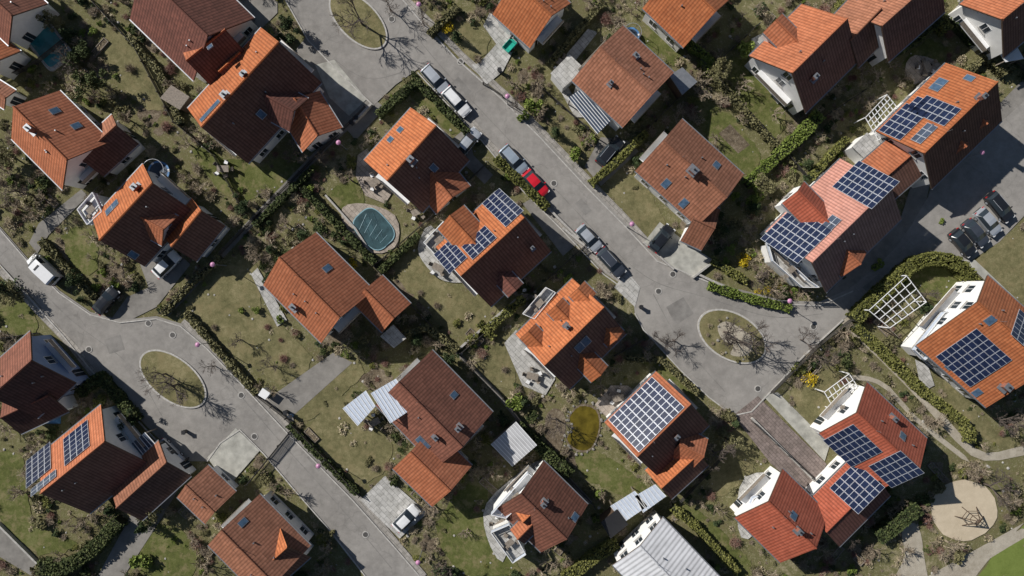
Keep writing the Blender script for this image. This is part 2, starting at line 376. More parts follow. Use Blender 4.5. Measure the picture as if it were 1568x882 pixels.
DR(band([(400,640),(450,640)],10),'footpath')
DR([(1122,636),(1160,606),(1265,710),(1240,760),(1180,710)],'footpath','brickpave',z=0.14)
DR([(1168,606),(1190,600),(1270,680),(1262,706)],m='concrete',z=0.15)
DR([(1380,405),(1400,385),(1425,275),(1405,250),(1380,330),(1262,455),(1300,455)])
DR([(1440,250),(1568,120),(1568,165),(1470,290),(1420,300)])
DR([(1478,402),(1492,398),(1568,470),(1568,486)],'footpath','concrete')
DR([(-10,790),(60,860),(50,882),(-20,840)])
DR([(150,882),(200,790),(255,700),(290,720),(250,790),(190,882)])
DR([(1568,800),(1490,882),(1380,882),(1390,830),(1405,800),(1420,882)],'footpath','gravel')
DR(smooth(band([(1290,488),(1345,540),(1395,590),(1440,640),(1490,692),(1530,698),(1600,680)],13),2),'footpath','gravel')
DR(smooth(band([(1475,700),(1400,640),(1360,595),(1330,580),(1300,578)],7),2),'footpath','gravel')
DR(smooth(band([(1568,815),(1510,850),(1480,890)],14),2),'footpath','gravel')
sheet('sandpit',ell(1475,781,51,46,0),'sand',0.13,0,1.4)
DR(smooth([(1380,815),(1400,800),(1412,830),(1410,890),(1370,890),(1385,850)],3),'footpath','gravel',z=0.06)
DR([(960,415),(980,440),(972,470),(940,440)],m='patiogrey')
DR(band([(700,540),(760,600),(840,700),(905,770)],6),'footpath')
# patios
for P,m,sm in (([(548,238),(562,228),(604,290),(590,312),(560,300),(545,270)],'patio',0),([(525,318),(560,312),(605,330),(610,370),(585,388),(545,378),(528,350)],'patio',3),
  ([(640,380),(660,345),(700,400),(715,430),(680,430),(655,410)],'patiogrey',3),([(772,525),(790,505),(850,580),(835,605),(800,590)],'patiogrey',0),
  ([(745,770),(800,720),(830,705),(850,730),(790,800),(770,860),(745,820)],'patiogrey',3),([(1140,730),(1200,725),(1215,750),(1145,825),(1128,790)],'patiogrey',3),
  ([(1400,510),(1440,465),(1490,460),(1480,500),(1410,545)],'patiogrey',0),([(910,620),(935,590),(960,590),(975,600),(930,640)],'patio',0),
  ([(845,115),(870,80),(900,45),(915,50),(860,120),(900,180),(880,180)],'patiogrey',0),([(1385,105),(1400,85),(1440,100),(1400,130)],'patio',3),
  ([(1100,205),(1118,190),(1148,222),(1130,235)],'soil',0),([(835,640),(850,625),(866,640),(858,690),(838,680)],'soil',3),
  ([(1150,60),(1170,50),(1160,90),(1200,150),(1190,160),(1150,100)],'patiogrey',0),([(385,420),(395,410),(440,490),(425,500)],'patiogrey',0),([(1020,20),(1035,10),(1060,50),(1045,58)],'patio',0),
  ([(1480,50),(1500,0),(1540,0),(1520,70)],'patio',0),([(1410,600),(1400,550),(1420,560),(1430,590)],'patiogrey',0)):
    sheet('patio' if m!='soil' else 'planting_bed',P,m,0.15 if m!='soil' else 0.045,sm)
# lawns
for P,m in (([(295,232),(320,222),(345,245),(385,245),(410,262),(408,290),(378,308),(345,300),(318,270)],'lawn'),([(400,255),(440,240),(468,262),(445,290),(415,300)],'lawn'),
 ([(150,60),(185,50),(255,120),(250,170),(200,150)],'olivelawn'),([(630,150),(645,135),(708,195),(690,205)],'lawn'),
 ([(602,412),(640,380),(660,410),(690,440),(762,470),(712,522),(650,470)],'olivelawn'),([(300,440),(390,390),(400,470),(478,545),(430,590),(290,480)],'olivelawn'),
 ([(668,800),(735,725),(750,790),(755,830),(800,872),(740,890),(690,860)],'lawn'),([(880,700),(915,690),(990,745),(975,765),(900,735)],'lawn'),
 ([(1060,175),(1090,150),(1165,235),(1132,270)],'lawn'),([(1110,100),(1140,90),(1200,160),(1190,215),(1130,165)],'lawn'),([(925,275),(960,245),(1020,345),(985,370)],'olivelawn'),
 ([(1085,690),(1130,655),(1160,700),(1135,740),(1090,760)],'olivelawn'),([(-10,700),(35,700),(50,800),(120,830),(60,850),(-10,780)],'lawn'),([(235,800),(300,830),(290,890),(215,890)],'lawn'),
 ([(960,555),(1000,545),(1062,600),(1050,610),(1000,560)],'lawn'),([(1490,402),(1568,345),(1640,330),(1640,540),(1540,452)],'olivelawn'),([(1030,772),(1050,765),(1150,860),(1130,882)],'lawn'),
 ([(500,300),(545,270),(560,320),(530,330)],'lawn'),([(1500,880),(1540,830),(1600,790),(1640,900),(1500,900)],'pitch'),([(660,60),(700,30),(750,60),(725,95)],'olivelawn'),
 ([(485,640),(540,600),(590,660),(600,700),(560,740),(480,670)],'olivelawn'),([(470,580),(520,545),(560,570),(480,640),(450,640)],'olivelawn'),([(0,475),(30,450),(60,500),(40,515),(0,510)],'lawn'),
 ([(95,360),(140,350),(150,410),(120,420)],'lawn'),([(1380,100),(1420,60),(1460,80),(1420,100)],'lawn'),([(1490,0),(1568,30),(1568,90),(1500,70),(1450,30)],'olivelawn'),
 ([(720,560),(790,600),(780,500),(760,520)],'olivelawn'),([(1210,600),(1270,560),(1290,600),(1250,660)],'olivelawn'),([(990,40),(1050,60),(1030,100),(985,80)],'lawn'),
 ([(1450,560),(1500,640),(1568,690),(1520,680),(1450,620)],'olivelawn'),([(840,190),(880,190),(900,260),(850,215)],'olivelawn'),([(1380,420),(1440,405),(1470,440),(1440,470)],'lawn')):
    sheet('lawn',P,m,None if m in LAY else 0.03,2,1.8,False)
gs_=gi[0]
def anyhit(x,y,r): return any(inpoly(x+dx,y+dy,Q) for Q in blocked for dx,dy in((0,0),(r,0),(-r,0),(0,r),(0,-r)))
for i in range(90):
    x=random.uniform(10,1560); y=random.uniform(10,870); r=random.uniform(8,22)
    if anyhit(x,y,r*1.2): continue
    gi[0]=i//2
    sheet('planting_bed',[(x+r*random.uniform(.6,1.3)*math.cos(q*.785),y+r*random.uniform(.5,1.1)*math.sin(q*.785)) for q in range(8)],'soil',.004,3,.8,reg=False)
gi[0]=gs_
# ------------------------------------------------------------- houses
houses=[]
class Gab: pass
def gable(par,r1,r2,hwL,hwR,zr,pitch,mat,over=0.55,zbase=0,wall='wall',win=True,world=False,door=False):
    g=Gab(); 
    if not world and pitch>=35: pitch+=2
    a=r1 if world else W(r1[0],r1[1],zr); c=r2 if world else W(r2[0],r2[1],zr)
    d=(c-a); L=d.length; d.normalize(); n=Vector((-d.y,d.x,0)); t=math.tan(math.radians(pitch))
    g.a,g.c,g.d,g.n,g.L,g.zr,g.t,g.hw=a,c,d,n,L,zr,t,(hwL,hwR)
    g.over=over; g.par=par
    up=Vector((0,0,1)); rb=MB(); th=0.2
    for sgn,hw in((1,hwL),(-1,hwR)):
        ez=Vector((0,0,-hw*t)); e1=a+n*sgn*hw+ez; e2=c+n*sgn*hw+ez; sl=math.hypot(hw,hw*t)
        nr=(n*sgn*t+up).normalized(); no=n*sgn
        mm=mat
        if mat+'_shade' in M:
            if no.x>0.4 and no.y<-0.4: mm=mat+'_shade'
            elif no.x>0.4 and no.y>0.4: mm=mat+'_halfshade'
        top=[a,c,e2,e1] if sgn<0 else [c,a,e1,e2]
        uv=[(0,sl),(L,sl),(L,0),(0,0)] if sgn<0 else [(L,sl),(0,sl),(0,0),(L,0)]
        nn=(top[1]-top[0]).cross(top[2]-top[1])
        if nn.z<0: top=top[::-1]; uv=uv[::-1]
        bot=[p-nr*th for p in top]
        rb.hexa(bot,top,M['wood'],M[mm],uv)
        m1=(e1+e2)/2+n*sgn*0.07-up*0.1
        rb.obox(m1,d*L/2,n*0.07,up*0.06,M['zinc'])
    k=max(2,int(L/0.4))
    for i in range(k):
        p=a+d*L*i/k; q=a+d*L*(i+1)/k
        rb.tube(p+up*0.0,q,0.15,0.12,M[mat],6)
    rb.obj('roof',par)
    wo=0.5 if over>0.4 else 0.2
    wl,wr=hwL-wo,hwR-wo; A=a+d*over; C=c-d*over
    prof=[(-wr,zbase),(wl,zbase),(wl,zr-wl*t-0.26),(0,zr-0.26),(-wr,zr-wr*t-0.26)]
    f=lambda o,s,z:Vector((o.x+n.x*s,o.y+n.y*s,z))
    b=MB(); P1=[f(A,s,z) for s,z in prof]; P2=[f(C,s,z) for s,z in prof]
    b.hexa(P1,P2,M[wall]); b.obj('walls',par)
    g.foot=[f(a,-hwR,0),f(a,hwL,0),f(c,hwL,0),f(c,-hwR,0)]
    if zbase==0: houses.append([(p.x,p.y) for p in g.foot])
    if win:
        wb=MB()
        def window(p,dirv,nv,w,h,dr=False):
            wb.obox(p,dirv*(w/2+0.07),nv*0.03,up*(h/2+0.07),M['frame'] if not dr else M['wood'])
            wb.obox(p+nv*0.02,dirv*(w/2),nv*0.025,up*(h/2),M['glass'])
            wb.obox(p+nv*0.03,dirv*0.03,nv*0.03,up*(h/2),M['frame'])
            if not dr: wb.obox(p+nv*0.08-up*(h/2+0.1),dirv*(w/2+0.12),nv*0.1,up*0.025,M['stonew'])
        LL=(C-A).length
        for sgn,w_ in((1,wl),(-1,wr)):
            eav=zr-w_*t-0.4
            for z in (zbase+1.6,zbase+4.3):
                if z+0.7>eav: continue
                k=max(1,int(LL/2.8))
                for i in range(k): window(f(A+d*LL*(i+.5)/k,sgn*w_,z),d,n*sgn,1.2,1.2)
        for O,s in((A,-1),(C,1)):
            tot=wl+wr; k=max(1,int(tot/2.6))
            for z in (zbase+1.5,zbase+4.2,zbase+6.6):
                for i in range(k):
                    of=-wr+tot*(i+.5)/k
                    if z+0.8>zr-abs(of)*t-0.7 -0.6*t: continue
                    dr=(z<zbase+2 and i==0 and zbase==0)
                    window(f(O,of,z-(0.42 if dr else 0)),n,d*s,1.0 if dr else 1.15,2.0 if dr else 1.25,dr)
            if tot>6 and zr>7.4 and zbase==0:
                p=f(O,(wl-wr)/2,2.75)+d*s*0.62
                wb.obox(p,n*(tot*0.3),d*0.6,up*0.08,M['frame'])
                wb.obox(p+d*s*0.58+up*0.5,n*(tot*0.3),d*0.02,up*0.42,M['wood2'])
        if wb.f: wb.obj('windows',par)
    return g
def onroof(g,side,px,py):
    sg=1 if side=='L' else -1
    nr=(g.n*sg*g.t+Vector((0,0,1))).normalized()
    C=Vector((0,0,H)); dv=W(px,py)-C
    t=(g.a-C).dot(nr)/dv.dot(nr); p=C+dv*t
    v=(g.n*sg*-1+Vector((0,0,g.t))).normalized()
    return p,g.d,v,nr
def skylight(g,side,px,py,w=0.75,h=1.05,n=1):
    p,u,v,nr=onroof(g,side,px,py); b=MB()
    for i in range(n):
        q=p+u*(i-(n-1)/2)*(w+0.12)
        b.obox(q+nr*0.04,u*(w/2+.07),v*(h/2+.07),nr*0.06,M['zinc'])
        b.obox(q+nr*0.08,u*w/2,v*h/2,nr*0.03,M['skyglass'])
    b.obj('skylight',g.par)
def solar(g,side,px,py,nu,nv,pw=1.0,ph=1.55,m='cell'):
    p,u,v,nr=onroof(g,side,px,py); b=MB()
    for i in range(nu):
        for j in range(nv):
            q=p+u*(i-(nu-1)/2)*(pw+.03)+v*(j-(nv-1)/2)*(ph+.03)+nr*0.12
            b.obox(q,u*pw/2,v*ph/2,nr*0.03,M['alu'])
            for k in (-1,1):
                b.obox(q+nr*0.02+v*k*ph/4,u*(pw/2-.045),v*(ph/4-.03),nr*0.015,M[m])
    b.obj('solar_panels',g.par)
def chimney(g,side,px,py,s=0.6,h=1.2):
    p,u,v,nr=onroof(g,side,px,py); b=MB(); an=math.atan2(u.y,u.x)
    b.box(p+Vector((0,0,h/2-0.4)),s*1.2,s,h+0.8,M['brick'],an)
    b.box(p+Vector((0,0,h+.04)),s*1.4,s*1.2,0.1,M['zinc'],an)
    b.cyl(p+Vector((0,0,h+.08)),0.13,0.25,M['dark'],10)
    b.box(p+nr*0.03-v*0.1,s*1.9,s*1.9,0.06,M['zinc'],an)
    b.obj('chimney',g.par)
def dormer(g,side,px,py,zd,w,pitch=35,mat='orange',win=True):
    sg=1 if side=='L' else -1; o=W(px,py,zd); ns=g.n*sg
    s_in=(g.zr-zd)/g.t-0.1
    s_out=(o-g.a).dot(ns)
    if s_out<s_in+0.8: s_out=s_in+1.0
    base=o-ns*(o-g.a).dot(ns)
    inn=base+ns*s_in; out=base+ns*s_out
    zb=g.zr-s_out*g.t-0.6
    return gable(g.par,out,inn,w/2,w/2,zd,pitch,mat,0.3,zbase=zb,world=True,win=win)
def vents(g,k=3):
    b=MB()
    for i in range(k):
        sg=random.choice((1,-1)); hw=g.hw[0 if sg>0 else 1]; s=hw*random.uniform(.2,.5)
        p=g.a+g.d*g.L*random.uniform(.15,.85)+g.n*sg*s-Vector((0,0,s*g.t))
        b.cyl(p-Vector((0,0,0.1)),0.09,0.5,M['zinc'],8)
    # lightning conductor and ridge aerial
    b.tube(g.a+g.d*g.L*.3,g.a+g.d*g.L*.3+Vector((0,0,1.3)),.025,.02,M['zinc'],5)
    b.obj('roof_vents',g.par)
H_='tiled_roof_house'
def house(*gs,name=H_):
    e=empty(name); out=[]
    for g in gs:
        out.append(gable(e,*g))
    vents(out[0]); return out
A=house(((20,163),(102,245),4.5,4.5,8.5,40,'orange2'),((122,243),(178,192),2.7,2.7,5.2,36,'rust'))
skylight(A[0],'L',117,193); skylight(A[0],'L',84,170); chimney(A[0],'R',52,199)
Bh=house(((152,368),(233,280),4.7,4.7,8.3,40,'orange'),((262,378),(308,322),2.9,2.9,5.6,35,'orange'),((210,330),(250,352),2.2,2.2,7.0,36,'orange2'))
skylight(Bh[0],'L',172,318,1.0,1.4,2); skylight(Bh[0],'R',204,390); skylight(Bh[0],'R',254,343); chimney(Bh[0],'L',212,288)
C_=house(((215,-45),(318,55),5.8,5.8,8.6,38,'brown'),((285,93),(345,45),3.6,3.6,7.2,40,'orange2'),((335,110),(368,80),2.3,2.3,5.5,34,'orange'))
skylight(C_[1],'L',322,72,.7,.9)
D=house(((308,195),(427,64),5.4,5.4,9.0,40,'orange'),((450,150),(486,208),3.1,3.1,6.0,36,'orange2'),((405,145),(450,170),2.5,2.5,7.2,38,'brown'))
skylight(D[0],'L',322,170,3.4,0.9); chimney(D[0],'L',348,148); skylight(D[0],'R',400,175,.8,1); chimney(D[0],'L',375,115,.5,.8)
F=house(((592,277),(668,192),5.2,5.2,8.5,40,'orange'),((660,264),(692,303),2.9,2.9,6.0,36,'orange2'))
skylight(F[0],'L',598,214,.7,1); skylight(F[0],'L',613,199,.7,1); skylight(F[0],'R',664,257); chimney(F[0],'R',630,246)
G=house(((705,423),(803,333),5.4,5.4,8.5,40,'orange'))[0]
solar(G,'L',770,318,3,4); solar(G,'L',734,372,4,2); solar(G,'L',690,393,3,3); dormer(G,'L',688,330,7.0,4.6,38); dormer(G,'R',790,445,6.0,2.6,35,'brown')
chimney(G,'R',815,380,.35,.9)
Hh=house(((833,560),(925,470),5.1,5.1,8.5,40,'orange'))[0]
for x,y in((808,508),(850,468),(884,442)): dormer(Hh,'L',x,y,6.9,2.8,36)
for x,y in((945,520),(920,575)): dormer(Hh,'R',x,y,6.3,3.0,36,'orange')
skylight(Hh,'R',892,527,1.0,1.4,2); chimney(Hh,'L',868,500,.45,.9)
I=house(((427,394),(520,487),4.9,4.9,8.5,38,'orange2'),((558,443),(603,488),2.7,2.7,5.8,35,'orange2'))
skylight(I[0],'L',501,411); chimney(I[0],'R',452,470)
K=house(((610,585),(708,685),5.2,5.2,8.5,38,'rustdark'),((628,692),(690,752),3.8,3.8,6.2,30,'orange2'))
skylight(K[0],'R',648,678,.9,1.3,2); chimney(K[0],'R',668,668,.5,1); skylight(K[0],'L',695,605,.7,.9); chimney(K[0],'L',702,655,.5,1)
Mh=house(((975,700),(1058,618),5.0,5.0,8.3,38,'orange2'),((1012,748),(1070,695),2.6,2.6,5.2,33,'orange'),((1040,680),(1078,700),2.2,2.2,6,35,'orange2'))
solar(Mh[0],'L',989,634,8,4,0.98,1.5); chimney(Mh[0],'R',1035,668,.45,.8)
Nh=house(((797,756),(868,826),4.4,4.4,8.5,40,'rustdark'),((800,800),(826,775),2.0,2.0,7.2,38,'orange'))
skylight(Nh[0],'L',880,792); chimney(Nh[0],'L',832,770,.5,1); dormer(Nh[0],'R',792,826,6.5,2.6,36,'orange2')
O=house(((980,836),(1070,930),4.5,4.5,7.0,20,'metalroof'))
P=house(((1015,215),(1113,303),4.6,4.6,7.6,30,'rust'))[0]
skylight(P,'R',1020,281,.8,1.1); skylight(P,'R',1047,311,.8,1.1); skylight(P,'L',1097,253,.8,1); chimney(P,'L',1060,262,.7,1)
gable(P.par,(1062,335),(1095,350),3.0,3.0,5.5,32,'rust')
Q=house(((918,72),(998,146),4.9,4.9,7.6,24,'rust'))[0]; chimney(Q,'L',972,88,.5,1); chimney(Q,'R',935,128,.4,.6)
R=house(((1213,112),(1298,28),5.3,5.3,9,40,'orange2'),((1302,62),(1350,12),3.6,3.6,7,38,'rust'))
dormer(R[0],'L',1188,30,7.0,3.5,33,'orange2'); chimney(R[0],'R',1245,120,.5,1)
R3=house(((1350,40),(1440,-40),4.4,4.4,8,38,'rust'))
Sh=house(((1415,235),(1528,125),5.3,5.3,9,38,'orange'),((1352,275),(1398,235),3.3,3.3,5.6,24,'orange2'))
solar(Sh[0],'L',1383,187,5,2); solar(Sh[0],'L',1432,170,3,3); solar(Sh[0],'L',1415,205,3,1,1,1.4,'cellblk'); solar(Sh[0],'L',1405,160,2,1)
skylight(Sh[0],'L',1437,130,.9,1.2,2); skylight(Sh[0],'L',1484,120); chimney(Sh[0],'L',1500,150,.5,1); dormer(Sh[0],'R',1480,225,6.6,2.2,36,'orange2'); dormer(Sh[0],'R',1512,190,6.6,2.6,36,'orange2')
T=house(((1243,402),(1364,284),5.9,5.3,8.8,36,'pink'))[0]
solar(T,'L',1218,360,6,4,0.98,1.5); solar(T,'L',1325,283,5,4,.95,1.45); solar(T,'L',1273,342,2,1,1,1.4,'cellblk'); dormer(T,'L',1222,292,7.5,4.0,38,'red'); dormer(T,'R',1318,405,6.8,4.6,36,'orange2')
U=house(((1497,462),(1610,562),4.5,7.8,8.8,29,'orange'))[0]
solar(U,'R',1490,548,6,4,0.98,1.45); solar(U,'L',1567,505,3,3); skylight(U,'R',1455,560); skylight(U,'R',1496,601,.8,1); skylight(U,'R',1517,490,.9,1.2,1); chimney(U,'R',1538,592,.7,.8)
V=house(((1312,632),(1408,722),4.6,4.6,8.3,36,'red'),((1265,815),(1345,735),3.6,3.6,5.8,26,'red'))
solar(V[0],'R',1305,682,5,3); solar(V[0],'R',1372,718,4,3); solar(V[1],'L',1312,747,5,3,.95,1.45); skylight(V[0],'L',1382,668,.8,1); chimney(V[0],'L',1365,640,.5,1)
Wh=house(((1177,768),(1250,840),4.5,4.5,8,36,'red'))[0]; skylight(Wh,'L',1215,790,.8,1); chimney(Wh,'R',1222,812,.5,.8)
X=house(((62,756),(160,676),5.0,5.2,8.5,40,'orange2'),((178,778),(255,708),3.2,3.2,5.4,34,'rust'))
solar(X[0],'L',60,712,4,3); solar(X[0],'L',118,678,4,3); solar(X[0],'L',68,740,4,1,1,1.2,'cellblk')
Y=house(((284,743),(328,785),3.0,3.0,4.8,33,'rust'),name='tiled_roof_garage')
Z=house(((338,812),(420,895),4.8,4.8,8.3,38,'rust'),((404,870),(440,838),3.2,3.2,7.0,38,'orange'))
skylight(Z[0],'L',372,800,.7,1)
AA=house(((-15,608),(48,552),4.6,4.6,8.3,40,'rustdark',0.55,0,'wallblue'),((0,640),(75,605),2.8,2.8,5.4,35,'rustdark'))
BB=house(((785,-30),(845,24),4.0,4.0,7.6,38,'orange'))
CC=house(((1030,-45),(1096,18),4.6,4.6,7.6,36,'orange'))
DD=house(((-40,-30),(18,24),3.8,3.8,6.6,36,'rustdark'),((-40,60),(-2,92),2.4,2.4,5,36,'orange'))
EE=house(((1535,30),(1620,-40),4.6,4.6,8,38,'orange2'))
house(((-40,120),(8,150),1.5,1.5,4,30,'rust'),name='garden_house')
# ------------------------------------------------------------- canopies, sheds, terraces
def flat(name,P,z1,th,mt,z0=0,posts=True,legs='wood2',ribs=0,solid=None):
    e=empty(name); Q=P; area=sum(Q[i][0]*Q[(i+1)%len(Q)][1]-Q[(i+1)%len(Q)][0]*Q[i][1] for i in range(len(Q)))
    if area>0: Q=Q[::-1]
    T=[W(x,y,z1) for x,y in Q]; b=MB(); dn=Vector((0,0,-th))
    b.hexa([p+dn for p in T],T,M[mt]); b.obj('roof',e)
    c=sum(T,Vector())/len(T)
    b=MB()
    if solid:
        T2=[c+(p-c)*0.92 for p in T]
        b.hexa([Vector((p.x,p.y,z0)) for p in T2],[p+dn*1.05 for p in T2],M[solid]); b.obj('walls',e)
    else:
        for p in T:
            q=c+(p-c)*0.92; b.box(Vector((q.x,q.y,(z0+z1-th)/2)),0.12,0.12,z1-th-z0,M[legs])
        b.obj('posts',e)
    if name=='balcony_terrace':
        b=MB()
        for i in range(len(T)):
            p=T[i]; q=T[(i+1)%len(T)]; d=(q-p).normalized(); nn=Vector((-d.y,d.x,0))
            b.obox((p+q)/2+Vector((0,0,.95)),(q-p)/2,nn*.04,Vector((0,0,.04)),M['frame']); b.obox((p+q)/2+Vector((0,0,.5)),(q-p)/2,nn*.015,Vector((0,0,.3)),M['awn'])
        b.obj('railing',e)
        b=MB(); b.box(c+Vector((0,0,.7)),1.1,.8,.05,M['wood2'],.7); b.box(c+Vector((0,0,.35)),.1,.1,.7,M['wood2'])
        for k in range(3): b.box(c+Vector((math.cos(k*2.1),math.sin(k*2.1),.22))*1.0,.5,.5,.45,M['wood2'],k)
        b.obj('terrace_furniture',e)
    if ribs:
        b=MB()
        for i in range(ribs+1):
            t=i/ribs; p=T[0].lerp(T[1],t); q=T[3].lerp(T[2],t); d=(q-p).normalized(); nn=Vector((-d.y,d.x,0))
            b.obox((p+q)/2+Vector((0,0,.03)),(q-p)/2,nn*0.04,Vector((0,0,.04)),M['frame'])
        b.obj('ribs',e)
    houses.append([(p.x,p.y) for p in T]); return e
flat('glazed_canopy',[(568,602),(606,580),(634,624),(598,648)],6.6,.12,'awn',ribs=8)
flat('glazed_canopy',[(525,625),(560,598),(575,622),(548,652)],2.8,.1,'awn',ribs=7)
flat('metal_roof_carport',[(752,680),(790,646),(822,682),(785,714)],3.0,.15,'metalroof',ribs=10,solid='wood2')
flat('greenhouse',[(935,775),(972,752),(992,775),(955,800)],2.6,.1,'awn',ribs=8); flat('greenhouse',[(972,760),(1003,742),(1020,760),(985,785)],2.6,.1,'awn',ribs=6)
flat('garden_shed',[(920,800),(945,780),(962,803),(935,825)],2.8,.15,'dark',solid='wood')
flat('balcony_terrace',[(125,322),(148,296),(162,325),(140,345)],3.6,.2,'frame',solid='wall')
flat('flat_roof_extension',[(843,112),(872,83),(895,105),(862,135)],3.0,.2,'patiogrey',solid='wall')
flat('glazed_canopy',[(870,150),(898,130),(940,180),(915,205)],3.0,.1,'cellblk',ribs=8)
flat('flat_roof_carport',[(1025,115),(1045,103),(1068,125),(1045,145)],3.0,.2,'zinc',solid='wood')
flat('flat_roof_extension',[(1305,225),(1328,203),(1355,225),(1332,250)],3.2,.2,'patiogrey',solid='wall')
flat('garden_shed',[(245,150),(262,130),(290,148),(275,168)],2.6,.15,'wood2',solid='wood')
flat('garden_shed',[(582,515),(602,497),(622,518),(603,533)],2.5,.15,'patiogrey',solid='wood')
flat('balcony_terrace',[(752,785),(808,722),(828,738),(775,790)],4.6,.2,'frame',solid='wall')
flat('balcony_terrace',[(752,812),(780,800),(805,845),(785,858)],2.9,.2,'patiogrey',solid='wall')
flat('balcony_terrace',[(1395,535),(1440,478),(1478,470),(1468,500),(1410,550)],3.2,.2,'patiogrey',solid='wall')
flat('balcony_terrace',[(1133,800),(1150,760),(1195,742),(1180,770),(1145,808)],3.0,.2,'frame',solid='wall')
flat('balcony_terrace',[(1270,655),(1298,618),(1322,612),(1290,650)],3.6,.2,'frame',solid='wall')
flat('balcony_terrace',[(800,480),(835,440),(850,448),(818,488)],3.4,.2,'patiogrey',solid='wall')
flat('balcony_terrace',[(650,372),(680,340),(690,365),(672,395)],3.0,.2,'patiogrey',solid='wall')
flat('balcony_terrace',[(1172,372),(1195,392),(1235,430),(1250,440),(1225,440),(1180,400)],2.8,.2,'patiogrey',solid='wall')
flat('glazed_canopy',[(200,680),(222,662),(240,682),(215,700)],3.2,.1,'cellblk',ribs=5)
flat('garden_shed',[(395,605),(402,594),(414,602),(406,612)],1.3,.1,'frame',solid='frame')
flat('sun_sail',[(1515,60),(1540,40),(1568,90),(1540,95)],3,.08,'awnw')
def grid_pergola(name,P,z,n1,n2):
    e=empty(name); T=[W(x,y,z) for x,y in P]; b=MB()
    for i in range(n1+1):
        p=T[0].lerp(T[1],i/n1); q=T[3].lerp(T[2],i/n1); b.tube(p,q,.06,.06,M['frame'],4)
    for i in range(n2+1):
        p=T[0].lerp(T[3],i/n2); q=T[1].lerp(T[2],i/n2); b.tube(p+Vector((0,0,.1)),q+Vector((0,0,.1)),.06,.06,M['frame'],4)
    b.obj('beams',e); b=MB()
    for p in T: b.tube(Vector((p.x,p.y,0)),p,.08,.08,M['frame'],6)
    b.obj('posts',e)
grid_pergola('pergola',[(1330,475),(1388,422),(1418,462),(1362,502)],3,6,4)
grid_pergola('pergola',[(1325,180),(1358,145),(1382,175),(1345,215)],3,7,5)
grid_pergola('pergola',[(1262,600),(1300,572),(1318,600),(1278,628)],2.8,6,3)
def pool(name,Q,m,edge='ltblue',rim=1.05,hh=0.3):
    e=empty(name); cx=sum(p[0] for p in Q)/len(Q); cy=sum(p[1] for p in Q)/len(Q)
    ar=sum(Q[i][0]*Q[(i+1)%len(Q)][1]-Q[(i+1)%len(Q)][0]*Q[i][1] for i in range(len(Q)))
    if ar>0: Q=Q[::-1]
    R=[(cx+(x-cx)*rim,cy+(y-cy)*rim) for x,y in Q]
    b=MB(); b.hexa([W(x,y)+Vector((0,0,.05)) for x,y in R],[W(x,y)+Vector((0,0,hh)) for x,y in R],M[edge]); b.obj('coping',e)
    b=MB(); b.face([W(x,y)+Vector((0,0,hh+.01)) for x,y in Q],M[m]); b.obj('water',e)
    blocked.append(R)
    return e
def rrect(cx,cy,a,b_,ang,p=4,n=32):
    t=math.radians(ang); o=[]
    for i in range(n):
        q=2*math.pi*i/n; c,s=math.cos(q),math.sin(q)
        x=a*abs(c)**(2/p)*(1 if c>0 else -1); y=b_*abs(s)**(2/p)*(1 if s>0 else -1)
        o.append((cx+x*math.cos(t)-y*math.sin(t),cy+x*math.sin(t)+y*math.cos(t)))
    return o
pe=pool('swimming_pool',rrect(573,351,31,23,48,3.2),'cover',rim=1.05)
b=MB()
for i in range(6):
    b.tube(W(551+i*8,352+i*5)+Vector((0,0,.34)),W(562+i*8,328+i*8)+Vector((0,0,.34)),.025,.025,M['ltblue'])
for i in range(3):
    b.tube(W(556+i*8,330-i*2)+Vector((0,0,.35)),W(572+i*8,374-i*4)+Vector((0,0,.35)),.025,.025,M['ltblue'])
b.obj('cover_straps',pe)
pool('swimming_pool',rrect(74,68,33,20,52,8),'pool',edge='patiogrey',rim=1.18)
pq=smooth([(872,640),(888,622),(912,628),(917,655),(905,685),(884,688),(868,672),(878,655)],3)
pe=pool('garden_pond',pq,'pond',edge='soil',rim=1.1,hh=.12)
b=MB()
for x,y in pq:
    for k in range(2):
        r=random.uniform(.08,.24); b.cyl(W(893+(x-893)*random.uniform(1.02,1.3),655+(y-655)*random.uniform(1.02,1.25))+Vector((0,0,.05)),r,r*.8,M['boulder'],7,r*.6)
b.obj('bank_stones',pe)
def trampoline(px,py,r):
    e=empty('trampoline'); c=W(px,py,0.8); b=MB(); b.cyl(c,r,.03,M['tramp'],24); b.obj('mat',e)
    b=MB(); n=24
    for i in range(n):
        a0,a1=2*math.pi*i/n,2*math.pi*(i+1)/n
        q=lambda a,rr,z:c+Vector((rr*math.cos(a),rr*math.sin(a),z))
        b.face([q(a0,r,.05),q(a0,r+.25,.05),q(a1,r+.25,.05),q(a1,r,.05)],M['bluepad'] if i%8 else M['frame'])
        if i%4==0: b.tube(q(a0,r+.2,-.8),q(a0,r+.2,1.6),.03,.03,M['zinc'],5)
        b.tube(q(a0,r+.2,1.6),q(a1,r+.2,1.6),.025,.025,M['alu'],4)
    b.obj('ring',e); blocked.append(ell(px,py,18,18,0))
trampoline(243,263,1.25); trampoline(966,55,0.95)
